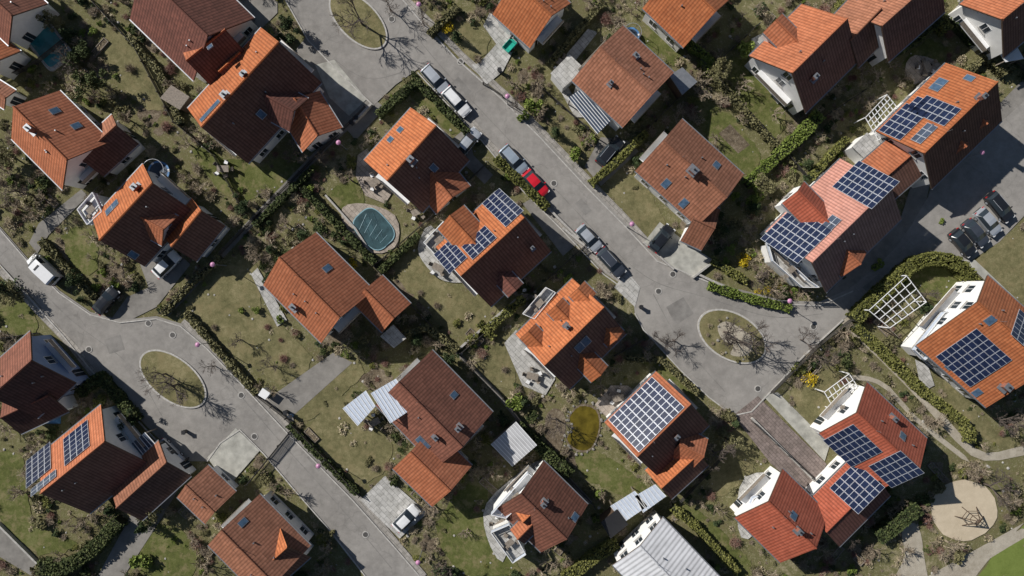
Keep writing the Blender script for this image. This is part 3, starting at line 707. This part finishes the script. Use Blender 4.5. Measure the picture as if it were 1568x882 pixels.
# ------------------------------------------------------------- hedges / fences / walls
def hedge(P,w,h,m='hedge',name='hedge',sm=0):
    if sm: P=smooth(P,sm,False)
    pts=[W(x,y) for x,y in P]; b=MB(); rnd=random
    for i in range(len(pts)-1):
        a,c=pts[i],pts[i+1]; d=c-a; l=d.length; d.normalize(); n=Vector((-d.y,d.x,0))
        b.obox((a+c)/2+Vector((0,0,h*0.44)),d*(l/2+w*.2),n*w*.40,Vector((0,0,h*.44)),M['hedgecore'])
        cnt=int(l*(w+2*h)*60)
        for _ in range(cnt):
            t=rnd.uniform(-w*.3,l+w*.3); r=rnd.random()*(w+2*h); bulge=0.28*noise.noise((a+d*t)*0.9)+0.08*rnd.uniform(-1,1)
            if r<w: p=a+d*t+n*(r-w/2)+Vector((0,0,h+bulge))
            elif r<w+h: p=a+d*t+n*(w/2+bulge)+Vector((0,0,r-w))
            else: p=a+d*t-n*(w/2+bulge)+Vector((0,0,r-w-h))
            s=rnd.uniform(.05,.12); x=Vector((rnd.gauss(0,1),rnd.gauss(0,1),rnd.gauss(0,.35))).normalized(); y=x.orthogonal(); 
            y=(y*math.cos(rnd.random()*6)+x.cross(y)*math.sin(rnd.random()*6)).normalized()
            b.face([p-x*s-y*s,p+x*s-y*s,p+x*s+y*s,p-x*s+y*s],M[m])
    b.obj(name)
    B=band(P,w/S+2); blocked.append(B)
hedge([(640,128),(716,205)],.8,1.4,'hedge2'); hedge([(762,246),(836,318)],1.0,1.3); hedge([(582,178),(636,130)],.9,1.4,'hedge2')
hedge([(905,282),(948,244),(985,208)],.9,1.5); hedge([(1188,238),(1218,212),(1246,182)],1.7,1.6,'box'); hedge([(1142,282),(1182,246)],1.2,1.5,'box')
hedge([(1303,485),(1345,445),(1390,405),(1430,398),(1462,410),(1478,440),(1478,464)],1.7,2.0,'hedge',sm=3)
hedge([(1306,500),(1360,550),(1410,600),(1470,645),(1478,672)],1.1,1.4,'hedge',sm=2); hedge([(75,862),(110,862),(150,836),(188,795)],1.6,1.8,'hedge2',sm=3)
hedge([(1360,84),(1395,62),(1426,34)],1.4,2.0,'hedge2'); hedge([(1426,34),(1440,50)],1.2,1.8); hedge([(468,292),(520,345),(575,402)],.8,1.4,'hedge2')
hedge([(795,652),(830,685),(870,720)],1.4,1.7,'hedge2'); hedge([(868,880),(905,850),(940,828)],1.5,1.5,'hedge'); hedge([(585,415),(640,362)],.8,1.2,'hedge2')
hedge([(742,508),(800,458)],1.0,1.3,'hedge'); hedge([(735,495),(755,515)],.8,1.2,'hedge'); hedge([(130,600),(160,575),(190,610),(215,640)],1.2,1.4,'hedge2')
hedge([(1340,815),(1392,775)],1.8,1.9,'hedge2'); hedge([(1085,438),(1150,458),(1205,472)],.9,.9,'box'); hedge([(1440,30),(1500,80)],.6,1.2,'hedge2')
hedge([(990,20),(1040,62),(1080,90)],.8,1.2,'box'); hedge([(842,100),(880,55),(920,10)],.8,1.2,'olive'); hedge([(1125,870),(1060,800),(1030,775)],1.0,1.2,'hedge')
hedge([(255,478),(300,430),(340,395)],.8,1.1,'olive'); hedge([(395,345),(440,300),(480,262)],.7,1.2,'hedge2'); hedge([(960,548),(1010,550),(1066,600)],.7,.9,'olive')
hedge([(150,455),(120,425),(70,370)],.9,1.1,'olive'); hedge([(600,520),(655,500),(700,535)],.8,1.2,'olive'); hedge([(1470,120),(1500,90),(1530,115)],.8,1.1,'olive')
hedge([(290,480),(345,545),(395,600)],.8,1.0,'olive'); hedge([(660,55),(700,15)],.8,1.1,'olive'); hedge([(1240,270),(1290,215)],.9,1.2,'hedge'); hedge([(1075,105),(1130,165),(1185,225)],.8,1.1,'olive')
hedge([(445,650),(500,705),(548,752)],.7,1.0,'hedge2'); hedge([(200,60),(250,115),(280,190)],.8,1.1,'olive'); hedge([(1090,400),(1140,430)],.9,.9,'hedge')
for P in ([(575,408),(660,335),(748,250)],[(463,290),(572,408),(640,478),(700,538)],[(440,640),(500,700),(552,758)],[(395,605),(440,640)],[(895,375),(840,425),(705,540)],
 [(700,540),(770,610),(842,700),(910,775)],[(560,165),(395,330),(250,480)],[(842,700),(800,735)],[(985,205),(1060,130),(1100,95),(1160,40)],[(1070,95),(1180,215),(1230,270)],[(820,130),(900,200)],
 [(740,130),(770,150)],[(940,545),(985,520)],[(1150,645),(1240,730)],[(1110,690),(1040,765)],[(980,760),(1085,870)],[(0,520),(60,510)],[(290,700),(230,790)],[(445,660),(380,740)],[(1180,600),(1250,530),(1300,490)],
 [(140,0),(210,75),(270,190)],[(270,190),(330,240),(380,335)],[(0,130),(60,100),(110,60)],[(1320,140),(1250,185)],[(1568,110),(1500,60)]):
    fence('garden_fence',P)
for P,w,h in (([(500,300),(545,350),(578,402)],.25,.5),([(705,532),(800,450)],.3,.8),([(570,162),(545,188)],.3,1.0),([(862,350),(905,385)],.3,.7),([(1068,420),(1110,440)],.3,.5),([(1150,640),(1250,740)],.3,.7),
  ([(325,530),(400,600)],.25,.6),([(985,372),(1030,412)],.25,.6),([(1060,425),(1095,398)],.25,.6),([(830,310),(885,365)],.3,.6),([(60,860),(0,800)],.25,.6)):
    wallline('garden_wall',P,w,h,'stonew')
# ------------------------------------------------------------- vegetation
def leaf(b,p,s,m,up=0.5):
    x=Vector((random.gauss(0,1),random.gauss(0,1),random.gauss(0,up))).normalized(); y=x.orthogonal().normalized(); z=x.cross(y); a=random.random()*6.3
    y=y*math.cos(a)+z*math.sin(a); b.face([p-x*s-y*s*.6,p+x*s-y*s*.6,p+x*s+y*s*.6,p-x*s+y*s*.6],m)
def bushmesh(name,m,seed,n=420,flat_=0.8,lob=6,ls=(.05,.12)):
    random.seed(seed); b=MB(); L=[(Vector((random.uniform(-.6,.6),random.uniform(-.6,.6),random.uniform(.25,.9)*flat_)),random.uniform(.18,.42)) for _ in range(lob)]
    L.append((Vector((0,0,.5*flat_)),.45))
    for i in range(n):
        c,r=random.choice(L); d=Vector((random.gauss(0,1),random.gauss(0,1),abs(random.gauss(0,1))-.25)).normalized()
        leaf(b,c+d*r*random.uniform(.6,1.15),random.uniform(*ls),M[m])
    for c,r in L: b.tube(Vector((0,0,0)),c,.05,.02,M['bark'],4)
    return b.mesh(name)
def twigmesh(name,m,seed,n=60):
    random.seed(seed); b=MB()
    for i in range(n):
        a=random.random()*6.28; r=random.uniform(.1,.6); e=Vector((math.cos(a)*r,math.sin(a)*r,random.uniform(.3,.8)))
        s=Vector((math.cos(a)*.08,math.sin(a)*.08,0)); b.tube(s,e,.026,.016,M[m])
        for k in range(4):
            q=s.lerp(e,random.uniform(.4,1)); b.tube(q,q+Vector((random.gauss(0,.2),random.gauss(0,.2),random.uniform(.02,.25))),.016,.011,M[m])
    for i in range(80): leaf(b,Vector((random.gauss(0,.4),random.gauss(0,.4),random.uniform(.02,.5))),random.uniform(.025,.05),M[m],.2)
    return b.mesh(name)
def treemesh(name,seed,hh=6.0,m='bark',depth=5,sp=0.62,r0=.13,rm=.012):
    random.seed(seed); b=MB()
    def br(p,d,l,r,k):
        q=p+d*l; b.tube(p,q,r,r*.7,M[m],5 if k>3 else 3)
        if k==0: return
        for i in range(random.choice((3,3,4)) if k>1 else 4):
            nd=(d+Vector((random.gauss(0,sp),random.gauss(0,sp),random.uniform(-.12,.35)))).normalized()
            st=q if i<2 else p.lerp(q,random.uniform(.5,.95))
            br(st,nd,l*random.uniform(.62,.85),max(rm,r*.62),k-1)
    br(Vector((0,0,0)),Vector((random.gauss(0,.04),random.gauss(0,.04),1)).normalized(),hh*.3,r0,depth)
    return b.mesh(name)
def conifer(name,seed):
    random.seed(seed); b=MB(); b.tube(Vector((0,0,0)),Vector((0,0,3.9)),.12,.02,M['bark'],6)
    for L in range(16):
        z=.5+L*.22; r=(4.1-z)*.36
        for i in range(14):
            a=random.random()*6.28; r_=r*random.uniform(.75,1.15); e=Vector((math.cos(a)*r_,math.sin(a)*r_,z-.25*r)); s=Vector((0,0,z))
            for t in range(5):
                q=s.lerp(e,(t+1)/5); leaf(b,q+Vector((random.gauss(0,.05),random.gauss(0,.05),random.gauss(0,.05))),random.uniform(.06,.13),M['ever'],.3)
    return b.mesh(name)
def canopytree(name,m,seed):
    random.seed(seed); b=MB(); b.tube(Vector((0,0,0)),Vector((0,0,1.6)),.12,.09,M['bark'],6); L=[]
    for i in range(13):
        c=Vector((random.gauss(0,.7),random.gauss(0,.7),random.uniform(1.4,2.9))); L.append((c,random.uniform(.25,.55))); b.tube(Vector((0,0,1.3)),c,.06,.02,M['bark'],4)
    for i in range(1700):
        c,r=random.choice(L); d=Vector((random.gauss(0,1),random.gauss(0,1),random.gauss(0,1))).normalized(); leaf(b,c+d*r*random.uniform(.5,1.2),random.uniform(.05,.10),M[m])
    return b.mesh(name)
V_={'garden_shrub':[bushmesh('shrub_mesh',m,i,460) for i,m in enumerate(('ever','olive','olive','olive','hedge','hedge2'))],
'boxwood_bush':[bushmesh('boxwood_mesh','box',20+i,420,.9,3) for i in range(3)],
'bare_shrub':[twigmesh('bare_shrub_mesh',m,30+i) for i,m in enumerate(('twig','twig','twig','twigred','straw'))],
'dry_grass_clump':[bushmesh('dry_grass_mesh','straw',40+i,150,.5,4,(.04,.09)) for i in range(3)],
'forsythia_bush':[bushmesh('forsythia_mesh','yellow',50+i,300,.9,7,(.03,.07)) for i in range(2)],
'bare_tree':[treemesh('bare_tree_mesh',60+i,6.5,r0=.17,rm=.022) for i in range(4)],
'small_bare_tree':[treemesh('small_bare_tree_mesh',70+i,3.4,'twig',4) for i in range(4)],
'conifer_tree':[conifer('conifer_mesh',80+i) for i in range(3)],
'evergreen_tree':[canopytree('evergreen_tree_mesh',m,90+i) for i,m in enumerate(('ever','hedge2','olive'))]}
random.seed(11)
def plant(kind,px,py,s=1.0,z=0,world=None,zs=1.0):
    me=random.choice(V_[kind]); o=bpy.data.objects.new(kind,me); col.objects.link(o)
    p=world if world is not None else W(px,py,0); o.location=(p.x,p.y,z); o.rotation_euler=(0,0,random.random()*6.28)
    o.scale=(s*random.uniform(.9,1.1),s*random.uniform(.9,1.1),s*zs*random.uniform(.8,1.15))
for x,y,s in ((1108,508,.9),(1132,522,1.0),(1146,508,.7),(555,38,1.05),(255,572,.8),(275,588,.95),(690,868,1.0),(55,300,.9),(850,640,.7),(1160,430,.6),(455,240,.6),(1290,800,.7),(1090,690,.8),(1560,650,.8),(1030,520,.6),(120,110,.8),(500,370,.6),(1250,545,.7),(1505,740,.9),(1520,640,.8),(600,18,.7),(790,165,.6),(330,560,.5),(1405,450,.6),(1225,520,.6),(370,520,.5),(650,40,.6),(420,560,.5),(640,580,.6),(1010,520,.5)):
    plant('bare_tree',x,y,s,0.1)
for x,y,s in ((1085,500,.5),(1082,512,.45),(1090,525,.45),(1105,540,.45),(1100,490,.4),(1128,552,.4),(1158,525,.45),(1165,540,.4),(1145,498,.4)): plant(random.choice(('garden_shrub','bare_shrub','dry_grass_clump')),x,y,s,.26)
for x,y,s in ((686,48,1.1),(544,405,1.2),(1140,395,1.1),(1135,405,.9),(1190,438,.8),(1240,577,1.4),(1175,440,.9),(1160,445,.6)): plant('forsythia_bush',x,y,s)
for x,y,s in ((820,170,1.6),(880,235,1.5),(1160,300,1.7),(1138,78,1.6),(918,752,1.3),(225,855,2.0),(1080,100,1.5),(870,428,1.1),(795,420,.7),(475,292,1),(430,492,.8),(395,475,.7),(370,475,.7),(160,415,.9),(150,440,.8),(600,385,.6),(178,440,1.1),(790,615,1.6),(905,215,.9),(1345,405,1.0),(1345,70,.9),(805,180,1.0),(1170,250,1.0),(1440,340,.6),(545,528,.8),(530,540,.8),(1120,300,1),(1150,385,.9),(1165,410,.8),(1180,420,.7),(1200,440,.8),(1215,445,.7)): plant('boxwood_bush',x,y,s)
for x,y,s in ((160,130,1.3),(130,95,1.1),(30,455,1.1),(95,45,1.0),(1100,110,1.0),(375,320,.9),(450,45,1.0),(1345,745,.9),(1110,670,1.0),(690,550,.8),(240,780,1.1),(130,430,.9),(1165,290,1.0),(205,640,1.0),(20,240,1),(890,160,.8)): plant('evergreen_tree',x,y,s)
for x,y,s in ((115,60,1.0),(20,440,1.1),(850,205,.7),(1225,165,.8),(640,520,.8),(1150,320,.9),(230,800,.9),(1100,330,.6),(700,60,.7),(1410,470,.8),(1205,745,.6)): plant('conifer_tree',x,y,s)
boxes=[(min(x for x,_ in Q),max(x for x,_ in Q),min(y for _,y in Q),max(y for _,y in Q),Q) for Q in blocked]
lbox=[(min(x for x,_ in Q),max(x for x,_ in Q),min(y for _,y in Q),max(y for _,y in Q),Q) for Q in lawns]
hbox=[(min(x for x,_ in Q),max(x for x,_ in Q),min(y for _,y in Q),max(y for _,y in Q),Q) for Q in houses]
def hit(bx,x,y,m=0):
    for a,b_,c,d,Q in bx:
        if a-m<=x<=b_+m and c-m<=y<=d+m:
            if inpoly(x,y,Q): return True
            if m and any(inpoly(x+dx,y+dy,Q) for dx,dy in((m,0),(-m,0),(0,m),(0,-m))): return True
    return False
kinds=['bare_shrub']*46+['garden_shrub']*24+['boxwood_bush']*6+['dry_grass_clump']*14+['small_bare_tree']*9+['conifer_tree']*1
cnt=0
for _ in range(20000):
    x=random.uniform(-40,1610); y=random.uniform(-40,920)
    w=W(x,y); nz=noise.noise(Vector((x*.022,y*.022,3)))
    if hit(boxes,x,y,5) or hit(hbox,w.x,w.y,.4): continue
    if hit(lbox,x,y) and random.random()>.07: continue
    if nz<-.12 and random.random()<.65: continue
    k=random.choice(kinds); s=random.uniform(.25,.8) if random.random()<.82 else random.uniform(.8,1.35)
    if k in('small_bare_tree',): s=random.uniform(.5,1.1)
    if k=='conifer_tree': s=random.uniform(.4,.8)
    if k=='boxwood_bush': s*=.7
    plant(k,x,y,s,zs=.8); cnt+=1
    if cnt>4200: break
print('plants',cnt)
b=MB()
for i in range(900):
    x=random.uniform(0,1568); y=random.uniform(0,882); w=W(x,y)
    if hit(boxes,x,y) or hit(hbox,w.x,w.y): continue
    r=random.uniform(.06,.25); b.cyl(w+Vector((0,0,0)),r,r*.6,M['stonew'],6,r*.6)
b.obj('garden_stones')
nb=0
for i in range(400):
    x=random.uniform(20,1550); y=random.uniform(20,860); w=W(x,y)
    if hit(boxes,x,y,10) or hit(hbox,w.x,w.y,1.2) or hit(lbox,x,y): continue
    a=random.choice((.83,-.74))+random.uniform(-.1,.1); L=random.uniform(1.2,3); wd=random.uniform(.7,1.1); b=MB()
    d=Vector((math.cos(a),math.sin(a),0)); n=Vector((-d.y,d.x,0))
    for s in(1,-1):
        b.obox(w+n*s*wd/2+Vector((0,0,.17)),d*L/2,n*.04,Vector((0,0,.17)),M['wood2']); b.obox(w+d*s*(L/2+.04)+Vector((0,0,.17)),d*.04,n*(wd/2+.04),Vector((0,0,.17)),M['wood2'])
    b.obox(w+Vector((0,0,.13)),d*(L/2-.01),n*(wd/2-.05),Vector((0,0,.13)),M['soil'])
    for k in range(30): leaf(b,w+d*random.uniform(-L/2,L/2)*.9+n*random.uniform(-wd/2,wd/2)*.85+Vector((0,0,.3)),random.uniform(.04,.09),M['box' if nb%2 else 'straw'])
    b.obj('raised_bed'); nb+=1
    if nb>28: break
# ------------------------------------------------------------- vehicles
def carmesh(kind,pm):
    b=MB()
    if kind=='van':
        X=[-2.5,-2.45,-2.4,-2.2,0.2,1.1,1.75,2.3,2.5]; BZ=[.6,1.0,1.1,1.1,1.1,1.1,1.05,.85,.55]; TZ=[.65,1.1,1.9,2.05,2.05,1.95,1.2,1.0,.6]
        HW=[.85,.93,.95,.96,.96,.96,.94,.88,.75]; TW=[.8,.85,.78,.8,.8,.76,.8,.75,.6]; cab=(4,6); rear=(1,2); front=(5,6)
    elif kind=='estate':
        X=[-2.3,-2.2,-2.05,-1.75,-.2,.45,1.15,1.8,2.15,2.3]; BZ=[.5,.9,.95,.97,.96,.95,.93,.85,.7,.45]; TZ=[.55,.95,1.0,1.42,1.47,1.42,.98,.9,.78,.5]
        HW=[.72,.84,.88,.9,.91,.91,.9,.87,.8,.62]; TW=[.6,.72,.74,.62,.64,.62,.76,.72,.66,.5]; cab=(2,6); rear=(2,3); front=(5,6)
    else:
        X=[-2.1,-2.0,-1.75,-1.25,-.2,.35,1.05,1.65,1.95,2.1]; BZ=[.5,.88,.94,.95,.95,.94,.92,.84,.7,.45]; TZ=[.55,.95,1.0,1.42,1.48,1.43,.97,.89,.78,.5]
        HW=[.68,.8,.85,.88,.89,.89,.88,.85,.78,.6]; TW=[.55,.68,.7,.58,.61,.6,.74,.7,.64,.48]; cab=(2,6); rear=(2,3); front=(5,6)
    ring=[]
    for i,x in enumerate(X):
        w,t,bz,tz=HW[i],TW[i],BZ[i],TZ[i]
        ring.append([Vector((x,s*a,z)) for s,a,z in((1,w*.96,.22),(1,w,bz*.7),(1,w*.97,bz),(1,t,tz),(1,t*.5,tz+.03),(-1,t*.5,tz+.03),(-1,t,tz),(-1,w*.97,bz),(-1,w,bz*.7),(-1,w*.96,.22))])
    for i in range(len(X)-1):
        for k in range(9):
            m=pm
            if k in(2,6) and cab[0]<=i<cab[1]: m=M['glass']
            if k in(3,4,5) and (i==rear[0] or i==front[0]): m=M['glass']
            b.face([ring[i][k],ring[i][k+1],ring[i+1][k+1],ring[i+1][k]][::-1],m)
    b.face(ring[0],M['dark']); b.face(ring[-1][::-1],M['dark'])
    fx=X[-1];rx=X[0]
    for s in(1,-1):
        b.box((fx-.16,s*HW[-2]*.78,.68),.3,.34,.14,M['lampglass']); b.box((rx+.08,s*HW[1]*.8,.8),.14,.3,.18,M['tail'])
        b.box((X[front[1]]-.25,s*(HW[5]+.1),1.0),.14,.2,.14,pm)
        for wx in(rx+.85,fx-.85):
            n=14; c=Vector((wx,s*(HW[4]-.12),.33))
            r0=[c+Vector((.33*math.cos(2*math.pi*i/n),-.11,.33*math.sin(2*math.pi*i/n))) for i in range(n)]; r1=[p+Vector((0,.24,0)) for p in r0]
            b.hexa(r0,r1,M['rubber'])
            r0=[c+Vector((.2*math.cos(2*math.pi*i/n),-.13,.2*math.sin(2*math.pi*i/n))) for i in range(n)]; r1=[p+Vector((0,.27,0)) for p in r0]
            b.hexa(r0,r1,M['alu'])
    if kind=='van': b.box((X[4],0,TZ[4]+.06),.25,.9,.02,M['dark'])
    if kind=='estate':
        for s in(1,-1): b.tube(Vector((-1.6,s*.58,1.47)),Vector((.3,s*.58,1.5)),.03,.03,M['alu'],4)
    me=b.mesh('car_mesh'); return me
cache={}
def car(px,py,ang,c,kind='hatch',name='parked_car',sc_=1.0):
    k=(kind,c)
    if k not in cache: cache[k]=carmesh(kind,CP[c])
    o=bpy.data.objects.new(name,cache[k]); col.objects.link(o); p=W(px,py,.8); o.location=(p.x,p.y,.155); o.rotation_euler[2]=math.radians(ang); o.scale=(sc_,)*3
for a in ((667,122,-48,'silver','estate'),(699,156,-48,'white','estate'),(717,217,50,'silver'),(787,245,-48,'blue','estate'),(820,281,-48,'red'),(902,365,-48,'silver'),(936,402,-48,'grey','estate'),
 (1013,365,50,'black'),(934,232,50,'black','estate'),(622,793,45,'white'),(255,405,45,'white'),(1474,372,-50,'black'),(1494,357,-50,'grey'),(1513,340,-50,'silver'),(1531,317,-50,'black','estate'),(368,40,50,'grey'),(260,693,-45,'silver'),(163,460,50,'black')):
    car(*a)
car(68,412,137,'white','van','delivery_van')
e=empty('garden_tractor'); c=W(792,60,0); an=math.radians(48); d=Vector((math.cos(an),math.sin(an),0)); n=Vector((-d.y,d.x,0)); up=Vector((0,0,1))
b=MB(); b.obox(c+up*.85+d*.7,d*.75,n*.38,up*.3,M['turq']); b.obox(c+up*.6-d*.3,d*.5,n*.5,up*.15,M['turq']); b.obox(c+up*1.0-d*.3,d*.25,n*.25,up*.2,M['dark']); b.tube(c+up*1.1+d*.2,c+up*1.4,.03,.03,M['dark']);
b.obox(c+up*.7-d*1.7,d*.75,n*.55,up*.06,M['turq']); 
for s in(1,-1): b.obox(c+up*.9-d*1.7+n*s*.55,d*.75,n*.03,up*.2,M['turq']); b.obox(c+up*.9-d*(1.7+s*.75),d*.03,n*.55,up*.2,M['turq'])
b.obj('body',e); b=MB()
for x,r in((1.1,.3),(-.4,.42),(-1.7,.3)):
    for s in(1,-1):
        q=c+d*x+n*s*.6+up*(r+.15); b.hexa([q+d*r*math.cos(t)+up*r*math.sin(t)-n*.1 for t in [i*.5236 for i in range(12)]],[q+d*r*math.cos(t)+up*r*math.sin(t)+n*.1 for t in [i*.5236 for i in range(12)]],M['rubber'])
b.obj('wheels',e)
# ------------------------------------------------------------- street furniture
def lamp(px,py):
    b=MB(); p=W(px,py,4.4); p.z=0
    b.cyl(p,.09,.6,M['zinc'],10,.07); b.cyl(p+Vector((0,0,.6)),.055,3.5,M['zinc'],8,.045)
    b.cyl(p+Vector((0,0,4.1)),.12,.22,M['frame'],12,.2); b.cyl(p+Vector((0,0,4.32)),.33,.1,M['magenta'],16,.22); b.cyl(p+Vector((0,0,4.42)),.22,.08,M['magenta'],16,.05)
    b.obj('street_lamp')
for x,y in ((641,6),(777,147),(968,343),(1210,461),(325,405),(302,528),(487,714),(518,218),(1505,233),(640,862)): lamp(x,y)
def manhole(px,py,r=.35):
    b=MB(); p=W(px,py); b.cyl(p+Vector((0,0,.1)),r*1.35,.053,M['kerb'],20); b.cyl(p+Vector((0,0,.1)),r,.06,M['cover_iron'],20); b.obj('manhole_cover')
for x,y in ((848,281),(137,535),(228,495),(265,513),(370,605),(1160,595),(1008,446),(705,95),(560,818),(1245,500),(600,30),(640,230),(390,668),(1030,420)): manhole(x,y)
def table(px,py,z=.15):
    e=empty('garden_table_set'); c=W(px,py)+Vector((0,0,z)); an=random.random()*3
    b=MB(); b.box(c+Vector((0,0,.72)),1.6,.9,.05,M['wood2'],an)
    for i in(1,-1):
        for j in(1,-1): b.box(c+Vector((i*.35,j*.3,.35)),.06,.06,.7,M['wood2'])
    b.obj('table',e); b=MB()
    for i in range(5):
        a=an+i*1.257; q=c+Vector((math.cos(a)*1.15,math.sin(a)*1.0,0)); b.box(q+Vector((0,0,.42)),.5,.5,.06,M['frame'] if i%2 else M['wood2'],a); b.box(q+Vector((math.cos(a)*.24,math.sin(a)*.24,.7)),.05,.5,.55,M['wood2'],a); b.box(q+Vector((0,0,.2)),.35,.35,.4,M['dark'],a)
    b.obj('chairs',e)
for x,y in ((575,280),(815,575),(1162,765),(765,800),(672,410),(945,608),(1415,105),(640,325),(860,100),(1440,505),(575,645),(1045,35),(345,260),(800,455)): table(x,y)
def bin_(px,py,m):
    b=MB(); p=W(px,py); b.cyl(p+Vector((0,0,.1)),.26,.9,M[m],4,.34); b.box(p+Vector((0,0,1.03)),.52,.56,.08,M['dark']); b.obj('wheelie_bin')
for x,y,m in ((440,630,'dark'),(448,636,'bluepad'),(540,190,'dark'),(548,183,'dark'),(980,470,'dark'),(286,660,'dark'),(765,110,'dark'),(1272,745,'dark')): bin_(x,y,m)
e=empty('climbing_frame'); b=MB(); c=W(1483,790)
for i in range(6):
    a=i*1.047; b.tube(c+Vector((math.cos(a)*2.0,math.sin(a)*1.5,.1)),c+Vector((0,0,2.4)),.06,.06,M['wood'],6)
    for z in(.3,.6): 
        q=lambda a:(c+Vector((math.cos(a)*2.0,math.sin(a)*1.5,.1))).lerp(c+Vector((0,0,2.4)),z); b.tube(q(a),q(a+1.047),.04,.04,M['wood'],4)
b.obj('frame',e)
b=MB(); c=W(82,640); b.hexa([c+Vector((-1,-.8,0)),c+Vector((1,-.8,0)),c+Vector((1,.8,0)),c+Vector((-1,.8,0))],[c+Vector((-.9,-.1,1.2)),c+Vector((.9,-.1,1.2)),c+Vector((.9,.1,1.2)),c+Vector((-.9,.1,1.2))],M['bluepad']); b.obj('blue_tarpaulin_tent')
# ------------------------------------------------------------- camera, light
cam=bpy.data.cameras.new('camera'); co=bpy.data.objects.new('camera',cam); col.objects.link(co); co.location=(0,0,H); cam.sensor_width=36; cam.lens=36*H/(1568*S); cam.clip_end=4000
sc.camera=co
el=math.radians(35); hd=Vector((0.85,-0.53,0)).normalized(); ld=Vector((hd.x*math.cos(el),hd.y*math.cos(el),-math.sin(el)))
sl=bpy.data.lights.new('sun','SUN'); sl.energy=5.0; sl.angle=math.radians(.5); sl.color=(1,.965,.91); so=bpy.data.objects.new('sun',sl); col.objects.link(so); so.rotation_euler=ld.to_track_quat('-Z','Y').to_euler()
w=bpy.data.worlds.new('World'); sc.world=w; w.use_nodes=True; nt=w.node_tree; sk=nt.nodes.new('ShaderNodeTexSky'); sk.sky_type='NISHITA'; sk.sun_disc=False; sk.sun_elevation=el
sk.sun_rotation=math.atan2(-hd.x,-hd.y); sk.dust_density=0.3; nt.links.new(sk.outputs[0],nt.nodes['Background'].inputs[0]); nt.nodes['Background'].inputs[1].default_value=.05
sc.view_settings.view_transform='Standard'; sc.view_settings.look='None'; sc.view_settings.exposure=0
